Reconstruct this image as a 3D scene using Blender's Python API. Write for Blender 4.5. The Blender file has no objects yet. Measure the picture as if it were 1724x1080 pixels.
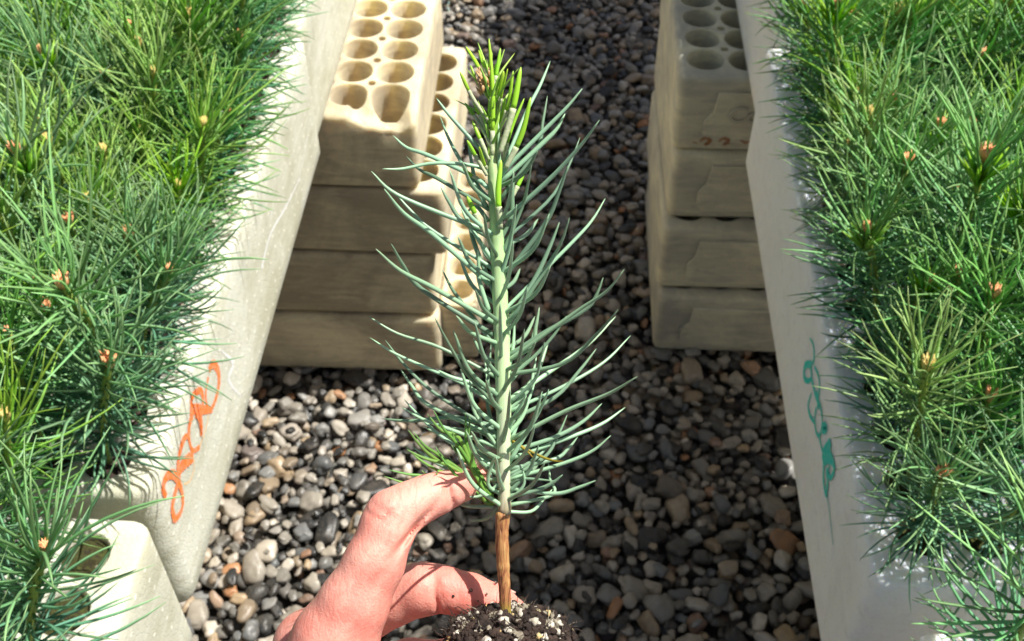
import bpy, bmesh, math, random
import numpy as np
from mathutils import Vector, Matrix, noise as mnoise

rng = np.random.default_rng(7)
random.seed(7)
SC = bpy.context.scene
COL = SC.collection

# ------------------------------------------------------------------ camera
CAMZ = 1.231
FPX, PITCH = 1850.0, math.radians(45.7)
cam_data = bpy.data.cameras.new('camera')
cam_data.sensor_width = 36.0
cam_data.lens = FPX / 1724.0 * 36.0
cam_data.clip_start = 0.02
cam_data.clip_end = 500
cam = bpy.data.objects.new('camera', cam_data)
COL.objects.link(cam)
cam.location = (0, 0, CAMZ)
cam.rotation_euler = (math.pi / 2 - PITCH, 0, 0)
SC.camera = cam
cam_data.dof.use_dof = True
cam_data.dof.focus_distance = 0.352
cam_data.dof.aperture_fstop = cam_data.lens / 1.1   # opening of 1.1 mm

# ------------------------------------------------------------------ light
SUN = Vector((0.47, 0.13, 0.87)).normalized()
world = bpy.data.worlds.new('World')
SC.world = world
world.use_nodes = True
wn = world.node_tree
wn.nodes.clear()
sky = wn.nodes.new('ShaderNodeTexSky')
sky.sky_type = 'NISHITA'
sky.sun_disc = False
sky.sun_elevation = math.asin(SUN.z)
sky.dust_density = 3.0
sky.ozone_density = 0.5
sky.sun_rotation = math.atan2(SUN.x, SUN.y)
bg = wn.nodes.new('ShaderNodeBackground')
bg.inputs['Strength'].default_value = 0.056
wo = wn.nodes.new('ShaderNodeOutputWorld')
hs = wn.nodes.new('ShaderNodeHueSaturation')   # a hazier, less blue sky
hs.inputs['Saturation'].default_value = 0.8
wn.links.new(sky.outputs[0], hs.inputs['Color'])
wn.links.new(hs.outputs[0], bg.inputs[0])
wn.links.new(bg.outputs[0], wo.inputs[0])
sl = bpy.data.lights.new('sun', 'SUN')
sl.energy = 5.0
sl.angle = math.radians(0.5)
sl.color = (1.0, 0.965, 0.89)
sun = bpy.data.objects.new('sun', sl)
sun.rotation_euler = SUN.to_track_quat('Z', 'Y').to_euler()
sun.location = (1, 1, 4)
COL.objects.link(sun)
SC.view_settings.view_transform = 'Standard'
SC.view_settings.look = 'None'
SC.view_settings.exposure = 0.68
SC.view_settings.gamma = 1.0
SC.cycles.max_bounces = 8
SC.cycles.diffuse_bounces = 5
SC.cycles.transparent_max_bounces = 8
SC.cycles.use_denoising = True

# ------------------------------------------------------------------ helpers
CS, SS = math.cos(PITCH), math.sin(PITCH)


def ray(px, py):
    """direction through a point of the photograph (1724 wide), depth 1"""
    u, v = (px - 862.0) / FPX, (540.0 - py) / FPX
    return np.array((u, CS + v * SS, v * CS - SS))


def P(px, py, d):
    return np.array((0, 0, CAMZ)) + ray(px, py) * d


def project(p):
    x, y, z = p[0], p[1], p[2] - CAMZ
    d = y * CS - z * SS
    return 862 + x / d * FPX, 540 - (y * SS + z * CS) / d * FPX, d


def hit_plane(px, py, p0, n):
    r = ray(px, py)
    o = np.array((0, 0, CAMZ))
    t = np.dot(np.asarray(p0) - o, n) / np.dot(r, n)
    return o + r * t


def put(o, parent=None, label=None, cat=None, group=None, kind=None):
    COL.objects.link(o)
    if parent is not None:
        o.parent = parent
    if label: o['label'] = label
    if cat: o['category'] = cat
    if group: o['group'] = group
    if kind: o['kind'] = kind
    return o


def mesh_from(name, verts, faces, mats, smooth=True, matidx=None):
    me = bpy.data.meshes.new(name)
    me.from_pydata([tuple(v) for v in verts], [], [tuple(f) for f in faces])
    for m in (mats if isinstance(mats, (list, tuple)) else [mats]):
        me.materials.append(m)
    if smooth:
        me.polygons.foreach_set('use_smooth', [True] * len(me.polygons))
    if matidx is not None:
        me.polygons.foreach_set('material_index', matidx)
    me.update()
    return me


def new_obj(name, me, loc=(0, 0, 0), **k):
    o = bpy.data.objects.new(name, me)
    o.location = loc
    return put(o, **k)


def empty(name, loc, rz=0, **k):
    o = bpy.data.objects.new(name, None)
    o.empty_display_size = 0.03
    o.location = loc
    o.rotation_euler = (0, 0, rz)
    return put(o, **k)


def tubes(curves, radii, ns=3, flat=1.0, cap=True):
    """curves: list of (K,3) arrays, radii: list of (K,) -> verts, faces, per-vertex t, per-vertex curve number"""
    V, F, T, I = [], [], [], []
    base = 0
    for ci, (c, r) in enumerate(zip(curves, radii)):
        c = np.asarray(c, float)
        K = len(c)
        tg = np.gradient(c, axis=0)
        tg /= np.linalg.norm(tg, axis=1)[:, None] + 1e-12
        ref = np.array((0.31, -0.62, 0.72))
        a = np.cross(tg, ref)
        a /= np.linalg.norm(a, axis=1)[:, None] + 1e-9
        b = np.cross(tg, a)
        ang = np.arange(ns) * 2 * math.pi / ns
        ring = c[:, None, :] + np.asarray(r)[:, None, None] * (
            a[:, None, :] * np.cos(ang)[None, :, None] + flat * b[:, None, :] * np.sin(ang)[None, :, None])
        V.append(ring.reshape(-1, 3))
        T.append(np.repeat(np.linspace(0, 1, K), ns))
        I.append(np.full(K * ns, ci))
        for k in range(K - 1):
            for s in range(ns):
                s2 = (s + 1) % ns
                F.append((base + k * ns + s, base + k * ns + s2, base + (k + 1) * ns + s2, base + (k + 1) * ns + s))
        if cap:
            F.append(tuple(base + s for s in range(ns))[::-1])
            F.append(tuple(base + (K - 1) * ns + s for s in range(ns)))
        base += K * ns
    return np.concatenate(V), F, np.concatenate(T), np.concatenate(I)


def set_attr(me, name, vals):
    a = me.attributes.new(name, 'FLOAT', 'POINT')
    a.data.foreach_set('value', np.asarray(vals, dtype=np.float32))


def spline(pts, n):
    """Catmull-Rom through pts"""
    pts = np.asarray(pts, float)
    q = np.vstack([2 * pts[0] - pts[1], pts, 2 * pts[-1] - pts[-2]])
    out = []
    m = len(pts) - 1
    for s in np.linspace(0, m, n):
        i = min(int(s), m - 1)
        t = s - i
        p0, p1, p2, p3 = q[i], q[i + 1], q[i + 2], q[i + 3]
        out.append(0.5 * (2 * p1 + (p2 - p0) * t + (2 * p0 - 5 * p1 + 4 * p2 - p3) * t * t + (3 * p1 - p0 - 3 * p2 + p3) * t ** 3))
    return np.array(out)


# ------------------------------------------------------------------ materials
class NT:
    def __init__(self, name):
        self.m = bpy.data.materials.new(name)
        self.m.use_nodes = True
        self.t = self.m.node_tree
        self.b = self.t.nodes['Principled BSDF']

    def n(self, typ, ins=None, **props):
        x = self.t.nodes.new(typ)
        for k, v in props.items():
            setattr(x, k, v)
        for k, v in (ins or {}).items():
            if isinstance(v, bpy.types.NodeSocket):
                self.t.links.new(v, x.inputs[k])
            else:
                x.inputs[k].default_value = v
        return x

    def set(self, **k):
        for a, v in k.items():
            s = self.b.inputs[a.replace('_', ' ')]
            if isinstance(v, bpy.types.NodeSocket):
                self.t.links.new(v, s)
            else:
                s.default_value = v

    def math(self, op, a, b=None, c=None):
        ins = {0: a}
        if b is not None: ins[1] = b
        if c is not None: ins[2] = c
        return self.n('ShaderNodeMath', ins, operation=op).outputs[0]

    def ramp(self, fac, stops, interp='LINEAR'):
        r = self.n('ShaderNodeValToRGB', {0: fac})
        r.color_ramp.interpolation = interp
        e = r.color_ramp.elements
        while len(e) < len(stops):
            e.new(0.5)
        for el, (p, c) in zip(e, stops):
            el.position = p
            el.color = (*c, 1) if len(c) == 3 else c
        return r.outputs[0]

    def mix(self, fac, a, b, mode='MIX'):
        x = self.n('ShaderNodeMix', data_type='RGBA', blend_type=mode)
        for s, v in ((x.inputs[0], fac), (x.inputs[6], a), (x.inputs[7], b)):
            if isinstance(v, bpy.types.NodeSocket):
                self.t.links.new(v, s)
            elif isinstance(v, (int, float)):
                s.default_value = v
            else:
                s.default_value = (*v, 1)
        return x.outputs[2]

    def noise(self, vec, scale, detail=4, rough=0.5, dist=0.0):
        return self.n('ShaderNodeTexNoise', {'Vector': vec, 'Scale': scale, 'Detail': detail, 'Roughness': rough, 'Distortion': dist}).outputs[0]

    def bump(self, h, strength, dist, normal=None):
        ins = {'Height': h, 'Strength': strength, 'Distance': dist}
        if normal is not None: ins['Normal'] = normal
        return self.n('ShaderNodeBump', ins).outputs[0]


def foam(name, clean, dirty, amount=0.5, dots=False, rough=0.55, sss=0.25, seed=0.0, bs=0.5):
    k = NT(name)
    tc = k.n('ShaderNodeTexCoord')
    oi = k.n('ShaderNodeObjectInfo')
    off = k.math('MULTIPLY_ADD', oi.outputs['Random'], 40.0, seed)
    vec = k.n('ShaderNodeVectorMath', {0: tc.outputs['Object'], 1: k.n('ShaderNodeCombineXYZ', {0: off, 1: off, 2: off}).outputs[0]}, operation='ADD').outputs[0]
    big = k.noise(vec, 7.0, 6, 0.62, 0.6)
    mp = k.n('ShaderNodeMapping', {'Vector': vec, 'Scale': (6, 6, 30)})
    streak = k.noise(mp.outputs[0], 3.0, 5, 0.6, 0.8)
    f = k.math('ADD', k.math('MULTIPLY', big, 0.65), k.math('MULTIPLY', streak, 0.35))
    lo = 0.62 - amount * 0.4
    f = k.n('ShaderNodeMapRange', {0: f, 1: lo, 2: lo + 0.2, 3: 0.0, 4: 1.0}).outputs[0]
    c = k.mix(f, clean, dirty)
    fine = k.noise(vec, 90.0, 4, 0.7)
    c = k.mix(k.n('ShaderNodeMapRange', {0: fine, 1: 0.55, 2: 0.8, 3: 0.0, 4: 0.35}).outputs[0], c, tuple(x * 0.55 for x in dirty))
    # foam beads
    vo = k.n('ShaderNodeTexVoronoi', {'Vector': vec, 'Scale': 230.0}, feature='DISTANCE_TO_EDGE')
    bead = k.n('ShaderNodeMapRange', {0: vo.outputs['Distance'], 1: 0.0, 2: 0.12, 3: 0.0, 4: 1.0}).outputs[0]
    c = k.mix(k.math('MULTIPLY', k.math('SUBTRACT', 1.0, bead), 0.10), c, tuple(x * 0.6 for x in dirty))
    h = k.math('ADD', k.math('MULTIPLY', bead, 0.35), k.math('MULTIPLY', k.noise(vec, 35.0, 5, 0.6), 1.2))
    if dots:
        sp = k.n('ShaderNodeSeparateXYZ', {0: tc.outputs['Object']})
        wob = k.n('ShaderNodeTexNoise', {'Vector': tc.outputs['Object'], 'Scale': 22.0}).outputs['Color']
        wp = k.n('ShaderNodeSeparateXYZ', {0: wob})
        a = k.math('ADD', k.math('DIVIDE', sp.outputs[1], 0.0205), k.math('MULTIPLY', wp.outputs[0], 0.8))
        b = k.math('ADD', k.math('DIVIDE', sp.outputs[2], 0.0135), k.math('MULTIPLY', wp.outputs[1], 0.8))
        fa = k.math('ABSOLUTE', k.math('SUBTRACT', k.math('FRACT', a), 0.5))
        fb = k.math('ABSOLUTE', k.math('SUBTRACT', k.math('FRACT', b), 0.5))
        d = k.math('SQRT', k.math('ADD', k.math('MULTIPLY', k.math('POWER', fa, 2.0), 2.2), k.math('POWER', fb, 2.0)))
        dot = k.n('ShaderNodeMapRange', {0: d, 1: 0.16, 2: 0.07, 3: 0.0, 4: 1.0}).outputs[0]
        cell = k.n('ShaderNodeTexWhiteNoise', {'Vector': k.n('ShaderNodeCombineXYZ', {0: k.math('FLOOR', a), 1: k.math('FLOOR', b), 2: 0.0}).outputs[0]}, noise_dimensions='3D').outputs[0]
        nz = k.n('ShaderNodeSeparateXYZ', {0: tc.outputs['Normal']}).outputs[2]
        dot = k.math('MULTIPLY', k.math('MULTIPLY', dot, k.math('LESS_THAN', nz, 0.3)), k.math('GREATER_THAN', cell, 0.35))
        c = k.mix(k.math('MULTIPLY', dot, 0.8), c, (0.9, 0.87, 0.76))
        h = k.math('ADD', h, k.math('MULTIPLY', dot, 0.5))
    k.set(Base_Color=c, Roughness=rough + 0.2, Normal=k.bump(h, bs, 0.0012))
    k.b.inputs['Specular IOR Level'].default_value = 0.25
    k.b.inputs['Subsurface Weight'].default_value = sss
    k.b.inputs['Subsurface Radius'].default_value = (1.0, 0.85, 0.55)
    k.b.inputs['Subsurface Scale'].default_value = 0.02
    return k.m


M = {}
M['foam_left'] = foam('foam_cream', (0.68, 0.68, 0.58), (0.50, 0.49, 0.37), 0.55, True, 0.45)
M['foam_right'] = foam('foam_white', (0.91, 0.90, 0.87), (0.82, 0.80, 0.76), 0.35, True, 0.5, sss=0.8, seed=9, bs=0.28)
M['foam_old_left'] = foam('foam_weathered', (0.80, 0.70, 0.47), (0.44, 0.37, 0.26), 0.62, False, 0.75, sss=0.6, seed=3)
M['foam_old_right'] = foam('foam_weathered_grey', (0.72, 0.67, 0.50), (0.42, 0.40, 0.34), 0.55, False, 0.75, sss=0.5, seed=5)


def paint(name, col, alpha_noise=True):
    k = NT(name)
    tc = k.n('ShaderNodeTexCoord')
    n1 = k.noise(tc.outputs['Object'], 260.0, 3, 0.6)
    c = k.mix(k.n('ShaderNodeMapRange', {0: n1, 1: 0.4, 2: 0.75, 3: 0.0, 4: 0.6}).outputs[0], col, tuple(0.5 * x + 0.33 for x in col))
    k.set(Base_Color=c, Roughness=0.75)
    k.b.inputs['Specular IOR Level'].default_value = 0.2
    return k.m


M['orange_ink'] = paint('orange_marker', (0.95, 0.20, 0.03))
M['orange_thin'] = paint('orange_marker_faint', (0.80, 0.52, 0.26))
M['teal_ink'] = paint('teal_marker', (0.02, 0.62, 0.52))
M['teal_thin'] = paint('teal_marker_faint', (0.42, 0.66, 0.62))
M['scuff'] = paint('white_scuff', (0.78, 0.78, 0.77))
M['rust_ink'] = paint('faded_orange_stamp', (0.34, 0.15, 0.06))


def make_pebble_mat():
    k = NT('river_pebble')
    g = k.n('ShaderNodeNewGeometry')
    r = g.outputs['Random Per Island']
    c = k.ramp(r, [(0.0, (0.016, 0.017, 0.018)), (0.15, (0.028, 0.031, 0.033)), (0.27, (0.373, 0.336, 0.280)), (0.36, (0.077, 0.085, 0.091)),
                   (0.45, (0.455, 0.403, 0.328)), (0.54, (0.053, 0.058, 0.063)), (0.63, (0.413, 0.300, 0.181)), (0.72, (0.272, 0.268, 0.254)),
                   (0.83, (0.105, 0.116, 0.124)), (0.865, (0.450, 0.200, 0.075)), (0.89, (0.299, 0.262, 0.215)), (0.95, (0.556, 0.509, 0.435)), (1.0, (0.324, 0.281, 0.239))])
    tc = k.n('ShaderNodeTexCoord')
    off = k.n('ShaderNodeCombineXYZ', {0: k.math('MULTIPLY', r, 53.0), 1: k.math('MULTIPLY', r, 17.0), 2: r}).outputs[0]
    v = k.n('ShaderNodeVectorMath', {0: tc.outputs['Object'], 1: off}, operation='ADD').outputs[0]
    n1 = k.noise(v, 60.0, 5, 0.65, 0.4)
    c = k.mix(k.n('ShaderNodeMapRange', {0: n1, 1: 0.38, 2: 0.68, 3: 0.0, 4: 0.4}).outputs[0], c, (0.10, 0.078, 0.055))
    n2 = k.noise(v, 420.0, 4, 0.7)
    c = k.mix(k.n('ShaderNodeMapRange', {0: n2, 1: 0.55, 2: 0.75, 3: 0.0, 4: 0.45}).outputs[0], c, (0.33, 0.30, 0.25))
    k.set(Base_Color=c, Roughness=k.n('ShaderNodeMapRange', {0: n1, 1: 0.3, 2: 0.7, 3: 0.22, 4: 0.6}).outputs[0],
          Normal=k.bump(k.noise(v, 200.0, 5, 0.7), 0.35, 0.002))
    return k.m


M['pebble'] = make_pebble_mat()


def make_ground_mat():
    k = NT('dark_grit')
    tc = k.n('ShaderNodeTexCoord')
    vo = k.n('ShaderNodeTexVoronoi', {'Vector': tc.outputs['Object'], 'Scale': 38.0})
    c = k.mix(k.n('ShaderNodeMapRange', {0: vo.outputs['Distance'], 1: 0.3, 2: 0.55, 3: 0.0, 4: 1.0}).outputs[0],
              k.mix(0.97, vo.outputs['Color'], (0.10, 0.092, 0.08)), (0.02, 0.018, 0.015))
    k.set(Base_Color=c, Roughness=0.9, Normal=k.bump(vo.outputs['Distance'], -0.8, 0.02))
    return k.m


M['ground'] = make_ground_mat()


def make_soil(name, a, b, speck=0.06):
    k = NT(name)
    tc = k.n('ShaderNodeTexCoord')
    v = tc.outputs['Object']
    c = k.mix(k.n('ShaderNodeMapRange', {0: k.noise(v, 220.0, 6, 0.7), 1: 0.4, 2: 0.65, 3: 0.0, 4: 1.0}).outputs[0], a, b)
    vo = k.n('ShaderNodeTexVoronoi', {'Vector': v, 'Scale': 280.0})
    sp = k.math('LESS_THAN', k.n('ShaderNodeSeparateColor', {0: vo.outputs['Color']}).outputs[0], speck)
    c = k.mix(k.math('MULTIPLY', sp, 0.8), c, (0.5, 0.44, 0.33))
    k.set(Base_Color=c, Roughness=0.95, Normal=k.bump(k.noise(v, 300.0, 6, 0.8), 1.0, 0.003))
    return k.m


M['soil'] = make_soil('peat_soil', (0.085, 0.052, 0.038), (0.018, 0.011, 0.009))
M['soil_moss'] = make_soil('mossy_soil', (0.075, 0.085, 0.015), (0.03, 0.016, 0.008), 0.05)


def make_needle(name, low, high, tipc, use_attr=True, rand=0.35, trans=0.32, rough=0.42):
    """low/high: colour of needles low and high on the stem"""
    k = NT(name)
    g = k.n('ShaderNodeNewGeometry')
    oi = k.n('ShaderNodeObjectInfo')
    h = k.n('ShaderNodeAttribute', attribute_name='h').outputs['Fac']
    t = k.n('ShaderNodeAttribute', attribute_name='t').outputs['Fac']
    c = k.mix(h, low, high)
    c = k.mix(k.n('ShaderNodeMapRange', {0: t, 1: 0.5, 2: 1.0, 3: 0.0, 4: 0.55}).outputs[0], c, tipc)
    r = g.outputs['Random Per Island']
    dead = k.math('LESS_THAN', k.math('FRACT', k.math('MULTIPLY', r, 31.7)), 0.009 if use_attr else 0.0)
    c = k.mix(dead, c, (0.34, 0.20, 0.07))      # the odd dry brown needle
    hv = k.n('ShaderNodeHueSaturation', {'Color': c,
             'Hue': k.n('ShaderNodeMapRange', {0: r, 1: 0.0, 2: 1.0, 3: 0.485, 4: 0.515}).outputs[0],
             'Saturation': k.n('ShaderNodeMapRange', {0: oi.outputs['Random'], 1: 0.0, 2: 1.0, 3: 0.82, 4: 1.2}).outputs[0],
             'Value': k.n('ShaderNodeMapRange', {0: k.math('FRACT', k.math('MULTIPLY', r, 7.31)), 1: 0.0, 2: 1.0, 3: 1 - rand, 4: 1 + rand}).outputs[0]})
    k.set(Base_Color=hv.outputs[0], Roughness=rough)
    k.b.inputs['Specular IOR Level'].default_value = 0.5
    # a little light passes through a needle
    tr = k.n('ShaderNodeBsdfTranslucent', {'Color': hv.outputs[0]})
    mx = k.n('ShaderNodeMixShader', {0: trans, 1: k.b.outputs[0], 2: tr.outputs[0]})
    out = [x for x in k.t.nodes if x.type == 'OUTPUT_MATERIAL'][0]
    k.t.links.new(mx.outputs[0], out.inputs[0])
    return k.m


M['needle'] = make_needle('seedling_needles', (0.115, 0.33, 0.20), (0.27, 0.53, 0.17), (0.42, 0.66, 0.27))
M['needle_y'] = make_needle('seedling_needles_yellow_green', (0.14, 0.36, 0.15), (0.36, 0.60, 0.11), (0.50, 0.70, 0.20))
M['needle_fresh'] = make_needle('fresh_short_needles', (0.22, 0.48, 0.03), (0.28, 0.56, 0.04), (0.40, 0.62, 0.07))
M['needle_hero'] = make_needle('held_seedling_needles', (0.27, 0.46, 0.27), (0.205, 0.375, 0.24), (0.32, 0.52, 0.29), rand=0.42, trans=0.08, rough=0.38, use_attr=False)
M['needle_hero_y'] = make_needle('held_side_shoot_needles', (0.20, 0.40, 0.07), (0.2, 0.4, 0.07), (0.20, 0.40, 0.17), rand=0.2)
M['needle_dry'] = make_needle('dry_needle', (0.36, 0.30, 0.06), (0.36, 0.30, 0.06), (0.25, 0.12, 0.04), rand=0.2)
M['shoot'] = make_needle('new_shoot_green', (0.34, 0.66, 0.02), (0.38, 0.72, 0.03), (0.52, 0.78, 0.07), rand=0.15, trans=0.25, rough=0.35, use_attr=False)


def simple(name, a, b, scale, rough=0.6, stretch=(1, 1, 1), bump=0.3, bd=0.001, lo=0.4, hi=0.65, sss=0):
    k = NT(name)
    tc = k.n('ShaderNodeTexCoord')
    mp = k.n('ShaderNodeMapping', {'Vector': tc.outputs['Object'], 'Scale': stretch})
    n = k.noise(mp.outputs[0], scale, 5, 0.65, 0.3)
    k.set(Base_Color=k.mix(k.n('ShaderNodeMapRange', {0: n, 1: lo, 2: hi, 3: 0.0, 4: 1.0}).outputs[0], a, b), Roughness=rough,
          Normal=k.bump(n, bump, bd))
    if sss:
        k.b.inputs['Subsurface Weight'].default_value = sss
        k.b.inputs['Subsurface Scale'].default_value = 0.002
    return k.m


M['stem_young'] = simple('young_stem', (0.30, 0.36, 0.06), (0.20, 0.30, 0.07), 200)
M['bud'] = simple('bud_scales', (0.78, 0.30, 0.12), (0.85, 0.52, 0.30), 500, 0.6)
M['bud_y'] = simple('bud_scales_yellow', (0.55, 0.42, 0.10), (0.62, 0.50, 0.22), 500, 0.6)
M['sheath'] = simple('papery_sheath', (0.50, 0.52, 0.34), (0.34, 0.42, 0.22), 900, 0.6)
M['bract'] = simple('orange_bract', (0.50, 0.24, 0.07), (0.48, 0.36, 0.22), 700, 0.55)
M['perlite'] = simple('perlite_grain', (0.60, 0.55, 0.47), (0.36, 0.32, 0.25), 400, 0.8, bump=0.6)
M['grit_tan'] = simple('tan_grit', (0.55, 0.36, 0.14), (0.45, 0.40, 0.22), 500, 0.8, bump=0.6)
M['nail'] = simple('thumbnail', (0.72, 0.42, 0.34), (0.76, 0.48, 0.40), 60, 0.25, bump=0.05)

# ------------------------------------------------------------------ ground
def build_ground():
    g = mesh_from('ground', [(-30, -30, -0.03), (30, -30, -0.03), (30, 40, -0.03), (-30, 40, -0.03)], [(0, 1, 2, 3)], M['ground'], False)
    new_obj('ground', g, kind='structure')
    # pebbles
    bases = []
    for sub in (1, 2):
        bm = bmesh.new()
        bmesh.ops.create_icosphere(bm, subdivisions=sub + 1 if sub == 2 else 2, radius=1)
        bm.verts.ensure_lookup_table()
        v = np.array([x.co[:] for x in bm.verts])
        f = np.array([[l.index for l in x.verts] for x in bm.faces])
        bases.append((v, f))
        bm.free()
    variants = []
    for (v, f) in bases:
        vs = []
        for k in range(14):
            o = Vector((k * 7.3, 1.7 * k, 3.1))
            d = np.array([mnoise.noise(Vector(p) * 0.9 + o) * 0.55 + mnoise.noise(Vector(p) * 1.9 + o) * 0.24 for p in v])
            w = v * (1 + d)[:, None]
            # squarer, facetted stones
            w = np.sign(w) * np.abs(w) ** 0.80
            vs.append(w)
        variants.append((vs, f))
    V, F = [], []
    base = 0

    def scatter(n, x0, x1, y0, y1, z, smin, smax, sp, which):
        nonlocal base
        cell = sp
        gridd = {}
        cnt = 0
        for _ in range(n * 6):
            if cnt >= n: break
            s = smin + (smax - smin) * rng.random() ** 1.8
            x, y = rng.uniform(x0, x1), rng.uniform(y0, y1)
            ix, iy = int(x / cell + 1000), int(y / cell + 1000)
            ok = True
            for a in (-1, 0, 1):
                for b in (-1, 0, 1):
                    for (qx, qy, qs) in gridd.get((ix + a, iy + b), ()):
                        if (qx - x) ** 2 + (qy - y) ** 2 < (0.86 * (qs + s)) ** 2:
                            ok = False
                            break
                    if not ok: break
                if not ok: break
            if not ok: continue
            gridd.setdefault((ix, iy), []).append((x, y, s))
            cnt += 1
            vs, f = variants[which]
            v = vs[rng.integers(len(vs))]
            sc = np.array((s * rng.uniform(0.95, 1.45), s * rng.uniform(0.68, 1.0), s * rng.uniform(0.42, 0.72)))
            R = Matrix.Rotation(rng.uniform(0, 6.283), 3, 'Z') @ Matrix.Rotation(rng.normal(0, 0.28), 3, 'X') @ Matrix.Rotation(rng.normal(0, 0.28), 3, 'Y')
            w = (v * sc) @ np.array(R).T + np.array((x, y, z - 0.016 + s * 0.45 + rng.uniform(-0.003, 0.004)))
            V.append(w)
            F.append(f + base)
            base += len(w)
        return cnt

    c1 = scatter(9500, -0.95, 0.95, 0.25, 2.7, -0.016, 0.007, 0.014, 0.045, 0)
    c2 = scatter(8500, -0.60, 0.50, 0.42, 2.35, 0.000, 0.0060, 0.0180, 0.045, 1)
    c3 = scatter(1500, -0.60, 0.50, 0.42, 2.35, 0.010, 0.005, 0.013, 0.045, 1)
    print('pebbles', c1, c2, c3)
    V = np.concatenate(V).astype(np.float32)
    F = np.concatenate(F).astype(np.int32)
    me = bpy.data.meshes.new('pebbles')
    me.vertices.add(len(V))
    me.vertices.foreach_set('co', V.ravel())
    me.loops.add(F.size)
    me.loops.foreach_set('vertex_index', F.ravel())
    me.polygons.add(len(F))
    me.polygons.foreach_set('loop_start', np.arange(0, F.size, 3, dtype=np.int32))
    me.polygons.foreach_set('use_smooth', np.ones(len(F), dtype=bool))
    me.materials.append(M['pebble'])
    me.update(calc_edges=True)
    new_obj('pebbles', me, kind='stuff', label='grey and tan river pebbles covering the ground between the tray rows')


build_ground()

# ------------------------------------------------------------------ foam blocks
def foam_block(name, L, W, H, nx, ny, px, py, r, depth, mat, vents=False, R=0.012, er=0.004, deform=None, grooved=False):
    bm = bmesh.new()
    S = 32
    gx, gy = nx * px / 2, ny * py / 2
    e, dd = 0.0055, 0.0042
    cache = {}

    def V(x, y, z):
        key = (round(x * 1e5), round(y * 1e5), round(z * 1e5))
        if key not in cache:
            cache[key] = bm.verts.new((x, y, z))
        return cache[key]

    for i in range(nx):
        for j in range(ny):
            cx, cy = -gx + (i + .5) * px, -gy + (j + .5) * py
            hx, hy = px / 2, py / 2
            outl = []
            for k in range(S):
                a = 2 * math.pi * k / S
                c, s = math.cos(a), math.sin(a)
                q = 1 / max(abs(c), abs(s))
                x, y = c * q, s * q
                sx, sy = (1 if c > 0 else -1), (1 if s > 0 else -1)
                if vents:
                    inner = (0 < i + (sx > 0) < nx) and (0 < j + (sy > 0) < ny)
                    if inner and k % 8 == 4:
                        outl.append(V(cx + sx * (hx - dd), cy + sy * (hy - dd), H)); continue
                    if inner and k % 8 in (3, 5):
                        if abs(abs(x) - 1) < 1e-6:
                            outl.append(V(cx + x * hx, cy + sy * (hy - e), H)); continue
                        outl.append(V(cx + sx * (hx - e), cy + y * hy, H)); continue
                outl.append(V(cx + x * hx, cy + y * hy, H))
            rings = [outl]
            jr = r * random.uniform(0.97, 1.03)
            for (rr, zz) in ((jr + 0.0015, H), (jr, H - 0.002), (jr * 0.97, H - depth * 0.4), (jr * 0.85, H - depth)):
                rings.append([bm.verts.new((cx + rr * math.cos(2 * math.pi * k / S), cy + rr * math.sin(2 * math.pi * k / S), zz)) for k in range(S)])
            for a, b in zip(rings[:-1], rings[1:]):
                for k in range(S):
                    k2 = (k + 1) % S
                    bm.faces.new((a[k], a[k2], b[k2], b[k]))
            bm.faces.new(rings[-1])
    if vents:
        for i in range(1, nx):
            for j in range(1, ny):
                X, Y = -gx + i * px, -gy + j * py
                pts = [(e, 0), (dd, dd), (0, e), (-dd, dd), (-e, 0), (-dd, -dd), (0, -e), (dd, -dd)]
                top = [V(X + a, Y + b, H) for a, b in pts]
                bot = [bm.verts.new((X + a * .9, Y + b * .9, H - 0.025)) for a, b in pts]
                for k in range(8):
                    k2 = (k + 1) % 8
                    bm.faces.new((top[k], top[k2], bot[k2], bot[k]))
                bm.faces.new(bot)
    per = [v for v in cache.values() if abs(abs(v.co.x) - gx) < 1e-5 or abs(abs(v.co.y) - gy) < 1e-5]
    per.sort(key=lambda v: math.atan2(v.co.y, v.co.x))

    def outer(v, inset):
        ox, oy = L / 2 - inset, W / 2 - inset
        x, y = v.co.x * (L / 2) / gx, v.co.y * (W / 2) / gy
        x, y = max(-ox, min(ox, x)), max(-oy, min(oy, y))
        rr = max(R - inset, 0.001)
        qx, qy = abs(x) - (ox - rr), abs(y) - (oy - rr)
        if qx > 0 and qy > 0:
            l = math.hypot(qx, qy)
            x = math.copysign(ox - rr + qx / l * rr, x)
            y = math.copysign(oy - rr + qy / l * rr, y)
        return x, y

    zs = [(er, H), (er * .3, H - er * .3), (0, H - er), (0, H - 0.03), (0, H * 0.5), (0, 0.02), (0, er), (er * .3, er * .3), (er, 0)]
    prev = per
    nP = len(per)
    for (ins, z) in zs:
        ring = []
        for v in per:
            x, y = outer(v, ins)
            ring.append(bm.verts.new((x, y, z)))
        for k in range(nP):
            k2 = (k + 1) % nP
            bm.faces.new((prev[k], ring[k], ring[k2], prev[k2]))
        prev = ring
    bm.faces.new(prev)
    bmesh.ops.recalc_face_normals(bm, faces=bm.faces)
    for v in bm.verts:
        n = mnoise.noise(v.co * 9 + Vector((L, H * 50, 1)))
        v.co.z += n * 0.0009
    if deform:
        deform(bm)
    me = bpy.data.meshes.new(name)
    bm.to_mesh(me)
    bm.free()
    me.materials.append(mat)
    # smooth only gentle angles
    me.polygons.foreach_set('use_smooth', [True] * len(me.polygons))
    me.update()
    try:
        me.set_sharp_from_angle(angle=math.radians(50))
    except Exception:
        pass
    return me


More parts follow.
